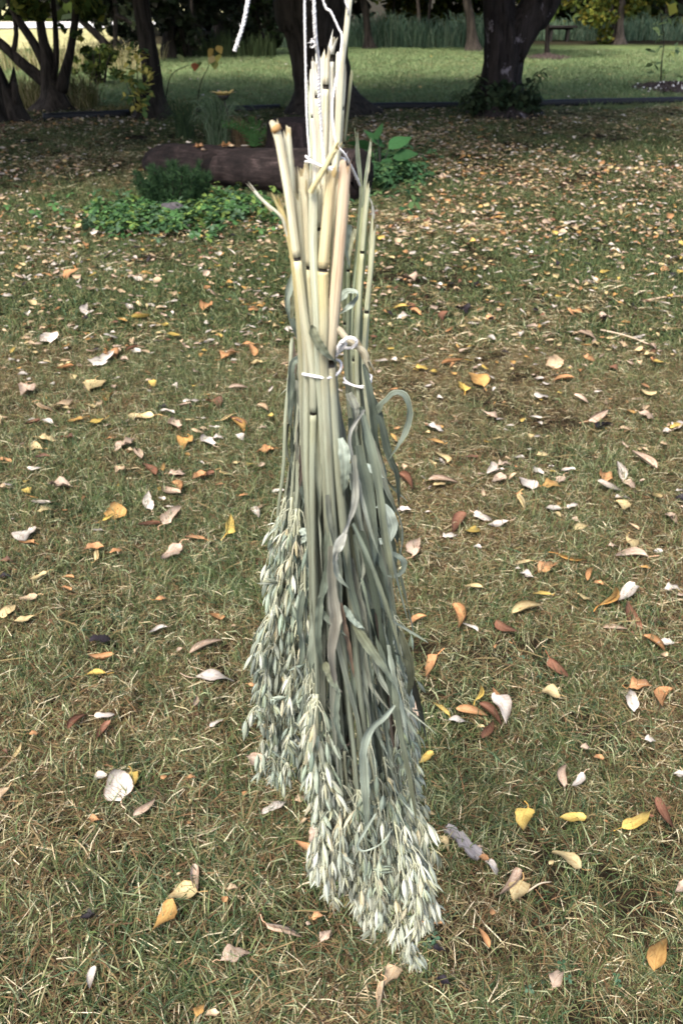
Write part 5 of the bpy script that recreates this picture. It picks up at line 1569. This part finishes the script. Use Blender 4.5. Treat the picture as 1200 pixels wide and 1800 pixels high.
# ---- rear right sheaf -----------------------------------------------------------------
YC = .72
sheafC = empty('oat_sheaf', at(628, 672, YC), 'green tinged oat sheaf hung behind, tied right of the front sheaf', 'oat sheaf', 'bound oat sheaves')
Cs = [
 ([(627, 243), (634, 330), (628, 420), (618, 560)], 616, 7, (.82, .98, .80), (), .006),
 ([(651, 252), (641, 320), (634, 400), (622, 520)], 620, 6, (.85, 1.0, .82), (), -.002),
 ([(646, 338), (640, 400), (632, 520)], 628, 10, (.95, 1.0, .85), (443, 605), -.010),
 ([(657, 388), (652, 470), (644, 560)], 640, 11, (.98, 1.02, .88), (548,), -.012),
 ([(650, 402), (650, 480), (646, 560)], 645, 9, (.95, 1.0, .85), (), -.004),
 ([(619, 410), (612, 470), (612, 560)], 612, 9, (.75, .86, .68), (475,), .002),
 ([(606, 400), (604, 460), (606, 560)], 609, 10, (.62, .70, .5), (568,), .010),
 ([(638, 372), (632, 440), (627, 560)], 624, 11, (.85, .92, .66), (632,), -.006),
 ([(630, 395), (628, 480), (634, 560)], 633, 9, (.60, .68, .48), (), .012),
 ([(642, 372), (640, 450), (632, 560)], 634, 9, (.8, .88, .62), (), .004),
 ([(614, 490), (614, 560)], 616, 10, (.5, .58, .42), (), .014),
]
endsC = [(652, 1100), (668, 1150), (676, 1100), (690, 1080), (700, 1120), (660, 1200), (650, 1050), (684, 1180), (694, 1160), (672, 1230), (658, 1130)]
tipsC = [(700, 1440), (716, 1340), (722, 1300), (716, 1260), (726, 1400), (745, 1580), (690, 1380), (752, 1540), (738, 1500), (758, 1590), (732, 1560)]
storeC = []
for k, (top, tx, wd, tint, nodes, dy) in enumerate(Cs):
    ex, ey = endsC[k]
    pts = [(x, y, YC + dy) for x, y in top] + [(tx, 672, YC + dy * .8), (tx + (ex - tx) * .42, 672 + (ey - 672) * .45, YC + dy * 1.2 - .005), (ex, ey, YC + dy * 1.6 - .012)]
    E, T = stalk(sheafC, pts, wd, np.array(tint) * .92, nodes, .18, seed=2.0, jag=.009)
    tip = at(*tipsC[k], YC - rng.uniform(.02, .10))
    panicle(sheafC, E, T, tip, 46, .024, (.23, .285, .24), (.385, .43, .365), storeC)
hang_spikelets(sheafC, storeC, lambda q: q[0][1] - .3 * q[0][0])
tie(sheafC, 628, 671, 48, YC, 2, .06, flatten=1.0)
for P, w_, c, tw, fo in (
    ([(655, 735, .70), (664, 720, .69), (678, 702, .68), (693, 690, .675), (708, 692, .675), (717, 706, .675), (720, 730, .675), (712, 760, .672), (698, 785, .668), (686, 803, .668)], 15, GG, (0, .5, 1.1, .9, .6, .1, -.3, -.5), .3),
    ([(650, 690, .70), (668, 735, .69), (683, 800, .685), (697, 832, .685), (700, 865, .688), (701, 896, .69)], 14, GD, (0, .5, -.4, .3, .6), .3),
    ([(594, 530, .69), (612, 512, .685), (628, 516, .68), (622, 530, .68), (606, 545, .68), (596, 552, .685)], 13, GP, (0, .5, 1.3, .2, 0), .3),
    ([(662, 888, .66), (676, 893, .655), (687, 912, .65), (690, 930, .648), (682, 948, .645), (664, 952, .643), (644, 956, .643)], 18, GP, (.6, .3, 0, -.3, .2, .1), .25),
    ([(680, 968, .66), (695, 975, .655), (708, 985, .65), (709, 1000, .648), (697, 1012, .645), (676, 1012, .645)], 11, GG, (1.0, .6, .4, 0, -.3), .3),
    ([(636, 812, .66), (654, 826, .655), (674, 840, .65)], 13, GP, (1.2, .3, .0), .2),
    ([(703, 1110, .66), (715, 1150, .655), (722, 1190, .655), (716, 1225, .66), (708, 1250, .66)], 16, OL, (.2, .0, .5, 1), .3),
    ([(640, 640, .70), (655, 720, .69), (662, 800, .69), (671, 860, .69), (668, 885, .69)], 14, GD, (0, .6, -.3), .3),
    ([(612, 690, .70), (625, 720, .68), (622, 770, .68)], 18, PUR, (.2, .9, .2), .4),
    ([(673, 1150, .65), (690, 1260, .65), (722, 1330, .65), (728, 1385, .65)], 6, OL, (.2, .5), .2)):
    blade(sheafC, P, w_, c, None, tw, fo)
random_blades(sheafC, 26, 612, 662, 680, 960, .70, lambda f, y: .10 + .12 * f, 8, 16, [GG, GD, GD, GG, GP, PUR, OL], 150, 380)
# peeled sheath tips standing up among the cut ends
for P, w_, c in (([(627, 242, .716), (629, 280, .716), (634, 330, .715), (632, 380, .715)], 8, (.50, .55, .36)), ([(651, 250, .716), (646, 300, .715), (638, 350, .714)], 6, (.62, .64, .46)),
    ([(614, 395, .712), (610, 430, .712), (614, 470, .712)], 13, GP), ([(657, 385, .705), (654, 360, .704), (648, 345, .704)], 5, WH), ([(624, 402, .71), (617, 430, .708), (613, 460, .708)], 9, (.60, .60, .38))):
    blade(sheafC, P, w_, c, None, (.2, .5), .4)

# ---- front sheaf ----------------------------------------------------------------------
YB = .51
sheafB = empty('oat_sheaf', at(565, 655, YB), 'front oat sheaf with the thickest pale stalks, seed heads reaching lowest of all', 'oat sheaf', 'bound oat sheaves')
B = [ # top pts, tie x, width, tint, nodes, dY
 ([(484, 224), (489, 238), (505, 330), (521, 455), (534, 560)], 548, 19, (1.02, .98, .86), (455,), -.008),
 ([(504, 241), (508, 300), (517, 420), (533, 560)], 541, 20, (1.03, 1.0, .9), (), .000),
 ([(532, 304), (536, 400), (540, 520)], 547, 23, (1.0, .95, .82), (), .006),
 ([(518, 310), (528, 400), (536, 520)], 540, 15, (.92, .84, .66), (), .012),
 ([(551, 336), (551, 440), (557, 560)], 558, 19, (.92, 1.0, .95), (), -.008),
 ([(541, 347), (545, 440), (550, 560)], 552, 16, (.84, .86, .78), (), .004),
 ([(583, 308), (574, 400), (568, 474), (569, 560)], 569, 24, (1.0, .90, .68), (474,), -.010),
 ([(606, 297), (600, 400), (592, 500), (584, 600)], 582, 25, (1.02, .82, .72), (637,), -.008),
 ([(594, 340), (589, 450), (580, 560)], 577, 17, (.95, .93, .82), (), .010),
 ([(566, 345), (562, 450), (562, 560)], 563, 16, (.8, .78, .66), (), .014),
 ([(610, 330), (600, 460), (590, 580)], 588, 13, (.9, .88, .74), (455,), .012),
 ([(487, 352), (503, 400), (518, 480)], 536, 13, (.86, .76, .48), (), .010),
 ([(524, 372), (530, 440), (538, 560)], 545, 16, (.80, .76, .62), (520,), .008),
 ([(572, 360), (570, 450), (572, 560)], 572, 15, (.72, .70, .58), (), .013),
 ([(514, 330), (521, 420), (532, 560)], 539, 15, (.95, .92, .78), (430,), .010),
 ([(560, 322), (559, 440), (563, 560)], 564, 15, (.98, 1.0, .92), (402,), -.002),
 ([(596, 318), (590, 420), (580, 560)], 576, 15, (.98, .95, .84), (520,), .003),
 ([(543, 300), (544, 420), (549, 560)], 552, 14, (.95, .96, .88), (500,), .010),
 ([(524, 345), (533, 440), (541, 560)], 547, 13, (.9, .92, .84), (), -.001),
 ([(512, 296), (519, 400), (533, 560)], 541, 14, (1.0, .98, .88), (), .006),
 ([(573, 330), (566, 430), (563, 560)], 562, 14, (.96, .93, .8), (560,), .006),
 ([(601, 330), (594, 440), (583, 560)], 580, 14, (.95, .94, .86), (), .004),
 ([(535, 330), (540, 430), (546, 560)], 551, 14, (.97, .95, .84), (470,), -.004),
]
endsB = [(557, 1180), (562, 1270), (575, 1240), (568, 1160), (600, 1330), (590, 1300), (628, 1340), (655, 1360), (668, 1330), (612, 1260), (690, 1290), (545, 1120), (585, 1230), (640, 1310), (552, 1160), (605, 1280), (660, 1300), (580, 1200), (570, 1180), (560, 1230), (620, 1300), (675, 1290), (565, 1210)]
tipsB = [(580, 1590), (560, 1450), (605, 1560), (572, 1520), (640, 1610), (618, 1560), (688, 1620), (712, 1660), (735, 1590), (655, 1600), (748, 1550), (552, 1390), (596, 1500), (668, 1560), (556, 1500), (630, 1580), (700, 1600), (610, 1480), (588, 1540), (575, 1490), (645, 1570), (725, 1610), (566, 1540)]
storeB = []
for k, (top, tx, wd, tint, nodes, dy) in enumerate(B):
    ex, ey = endsB[k]
    ey += 45
    nn = list(nodes) + [[727], [], [], [], [], [800], [], [], [], [], [], [], [], [], [], [690], [], [745], [], [], [], [], []][k]
    pts = [(x, y, YB + dy) for x, y in top] + [(tx, 655, YB + dy), (tx + (ex - tx) * .28, 655 + (ey - 655) * .38, YB + dy * 1.1), (ex, ey, YB + dy * 1.8 + .004)]
    E, T = stalk(sheafB, pts, wd, np.array(tint) * .95, nn, 0.0, seed=3.0)
    tbx, tby = tipsB[k]
    tbx = max(tbx, 566)
    tby -= max(0, 650 - tbx) * .4
    tip = at(tbx, tby, YB + rng.uniform(-.035, .045))
    panicle(sheafB, E, T, tip, 50, .027, (.23, .285, .235), (.405, .445, .375), storeB)
for k, (ex, ey, tx, ty, dy) in enumerate(((640, 1200, 700, 1500, .03), (600, 1180, 590, 1420, .03), (695, 1270, 752, 1580, .02), (575, 1240, 555, 1500, .01), (650, 1300, 725, 1660, -.01))):
    E, T = stalk(sheafB, [(556 + 6 * k, 640, YB + .012), (568 + 10 * k, 860, YB + .014), (ex, ey, YB + dy)], 12, (.9, .95, .9), (), .4, seed=4.0)
    panicle(sheafB, E, T, at(tx, ty, YB + dy), 44, .027, (.23, .285, .235), (.405, .445, .375), storeB)
hang_spikelets(sheafB, storeB, lambda q: q[0][1] + .12 * q[0][2])
tie(sheafB, 566, 651, 67, YB + .002, 1, .22, flatten=1.12)
# broken stubs
stalk(sheafB, [(445, 333, .515), (470, 360, .516), (497, 388, .518), (508, 420, .52)], 8, (1.1, 1.12, 1.15), (), tipw=1.0, label='thin broken stub sticking out sideways')
stalk(sheafB, [(591, 259, .492), (570, 296, .494), (546, 338, .497)], 13, (.98, .90, .62), (), tipw=1.0, label='broken yellow stub crossing the others')
stalk(sheafB, [(645, 636, .500), (638, 622, .500), (615, 596, .50), (592, 577, .502)], 14, (1.0, .78, .66), (), tipw=1.0, jag=.012, label='pinkish cut stub through a twine loop')
m = MB()
tube(m, np.array([at(480, 221, .502), at(484, 224, .502), at(488, 231, .502)]), np.array([.0022, .0031, .0029]), 9, (.50, .30, .12))
m.obj('stalk_tip', M_STALK, sheafB)
# loose knot of twine round the pinkish stub
m = MB()
twine(m, [at(592, 614, .503), at(600, 602, .497), at(612, 594, .494), at(623, 596, .494), at(626, 604, .496), at(617, 611, .500), at(604, 612, .503), at(596, 618, .504), at(590, 626, .505)], .00115, 140)
twine(m, [at(594, 618, .503), at(598, 604, .496), at(604, 600, .496), at(606, 606, .498), at(598, 612, .5)], .00115, 70)
m.obj('twine_knot', M_TWINE, sheafB)
for P, w_, c, c1, tw, fo in (
    ([(552, 572, .497), (551, 584, .494), (560, 604, .492), (574, 622, .491), (588, 634, .493)], 17, OL, GD, (.9, .2, 0, .3, .9), .5),
    ([(598, 770, .50), (604, 790, .494), (606, 820, .492), (605, 850, .494), (603, 868, .498)], 19, GP, GG, (.3, 0, 0, .2), .15),
    ([(622, 800, .495), (625, 850, .49), (622, 890, .486), (606, 935, .482), (594, 962, .480), (590, 985, .480)], 13, PUR, WH, (.3, .6, .1, 1.0, .2, .0), .3),
    ([(606, 938, .481), (595, 960, .479), (589, 984, .479), (594, 1012, .479), (612, 1034, .480)], 16, WH, GG, (.0, .3, 1.1, .4, .1), .25),
    ([(620, 920, .487), (655, 1000, .486), (690, 1100, .486), (712, 1180, .487)], 9, GG, OL, (.5, .3, .6), .3),
    ([(622, 1098, .485), (650, 1140, .482), (676, 1175, .48), (695, 1208, .48)], 17, OL, GG, (.2, .0, .4, 1.0), .3),
    ([(693, 1240, .485), (675, 1262, .48), (652, 1282, .477), (639, 1318, .476), (640, 1360, .477), (644, 1430, .48), (644, 1480, .485)], 18, GP, GG, (1.1, .7, .1, -.2, .5, .9), .3),
    ([(583, 960, .487), (584, 1040, .485), (590, 1090, .482), (582, 1150, .482), (590, 1200, .485), (601, 1216, .486)], 21, (.24, .24, .19), (.22, .21, .18), (.2, .5, -.2, .3, .1), .3),
    ([(570, 1165, .49), (582, 1192, .485), (599, 1222, .483)], 15, OL, GG, (.2, .0, .8), .3),
    ([(594, 1215, .487), (591, 1260, .484), (598, 1295, .484), (612, 1322, .486)], 12, GG, GG, (.3, .6, .2), .3),
    ([(598, 1060, .487), (612, 1130, .484), (622, 1190, .485)], 10, BR, (.22, .15, .10), (.3, .7, .2), .3),
    ([(660, 1430, .475), (636, 1470, .472), (628, 1488, .471), (640, 1496, .471), (668, 1484, .472), (690, 1458, .475)], 6, GP, GP, (.3, .6, .9, .5), .2),
    ([(575, 870, .495), (580, 920, .492), (596, 985, .49), (600, 1060, .49)], 12, PUR, GG, (.3, .8, .3, .6), .3),
    ([(604, 1065, .484), (622, 1092, .482), (640, 1105, .484)], 13, GG, GP, (.9, .3, .0), .2),
    ([(563, 1050, .49), (559, 1120, .488), (566, 1180, .49)], 14, GG, GD, (.5, .1, .6), .3),
    ([(640, 720, .505), (614, 770, .50), (630, 850, .495), (650, 930, .492), (668, 980, .49)], 10, WH, GG, (.6, .9, .3, .5), .3)):
    blade(sheafB, P, w_, c, c1, tw, fo)
random_blades(sheafB, 40, 548, 640, 690, 1060, .512, lambda f, y: .02 + .20 * f, 10, 20, [GG, GG, GD, PUR, OL, (.34, .37, .30), GD], 180, 460)
random_blades(sheafB, 12, 570, 690, 1080, 1300, .50, lambda f, y: .02 + .15 * f, 8, 15, [GG, GD, OL, GP], 120, 300)

random_blades(sheafB, 26, 560, 690, 1050, 1300, .535, lambda f, y: .02 + .2 * f, 10, 18, [GD, (.05, .062, .046), BR, GD], 150, 330)  # extra blades at the back, coloured dark to stand in for shade in gaps
random_blades(sheafC, 12, 640, 700, 880, 1150, .735, lambda f, y: .1 + .12 * f, 10, 18, [GD, (.05, .062, .046), BR, GD], 150, 330)  # likewise added behind, dark colour in place of deep shade
# ---- twine the sheaves hang by, each strand a thing ------------------------------------
def strand(pts, r, label, n=None, fuzz=1.0):
    m = MB()
    twine(m, [at(*p) for p in pts], r, n, fuzz)
    return tag(m.obj('twine_strand', M_TWINE), label, 'twine', 'white cotton twine')
strand([(536, -330, .66), (535, -60, .665), (536, 60, .668), (539, 200, .67), (544, 278, .672)], .00095, 'thin straight white twine strand left of the top stalks')
strand([(546, -330, .64), (551, -40, .64), (554, 60, .645), (560, 110, .655), (561, 170, .662), (566, 250, .668), (570, 290, .664)], .0013, 'thick double white twine strand down the middle of the top stalks', None, 1.6)
strand([(540, -200, .66), (566, -8, .67), (582, 22, .67), (595, 50, .67), (601, 66, .668), (596, 110, .662), (584, 180, .655), (586, 225, .65), (592, 255, .65), (606, 272, .655), (620, 298, .67), (632, 326, .69)], .00095, 'white twine strand looping over the stalks to the hanging knot')
strand([(600, -60, .67), (607, 2, .672), (612, 14, .672), (611, 24, .674)], .0008, 'short twine wisp at the tip of the tallest stalk')
strand([(447, -220, .60), (440, -40, .60), (432, 22, .60), (424, 55, .60), (412, 90, .60)], .0013, 'loose frayed twine end dangling left of the sheaves', None, 2.2)
strand([(545, 75, .66), (550, 72, .655), (553, 78, .652), (548, 84, .655), (556, 80, .65)], .0005, 'frayed tuft between the two upright strands', 40, 6)
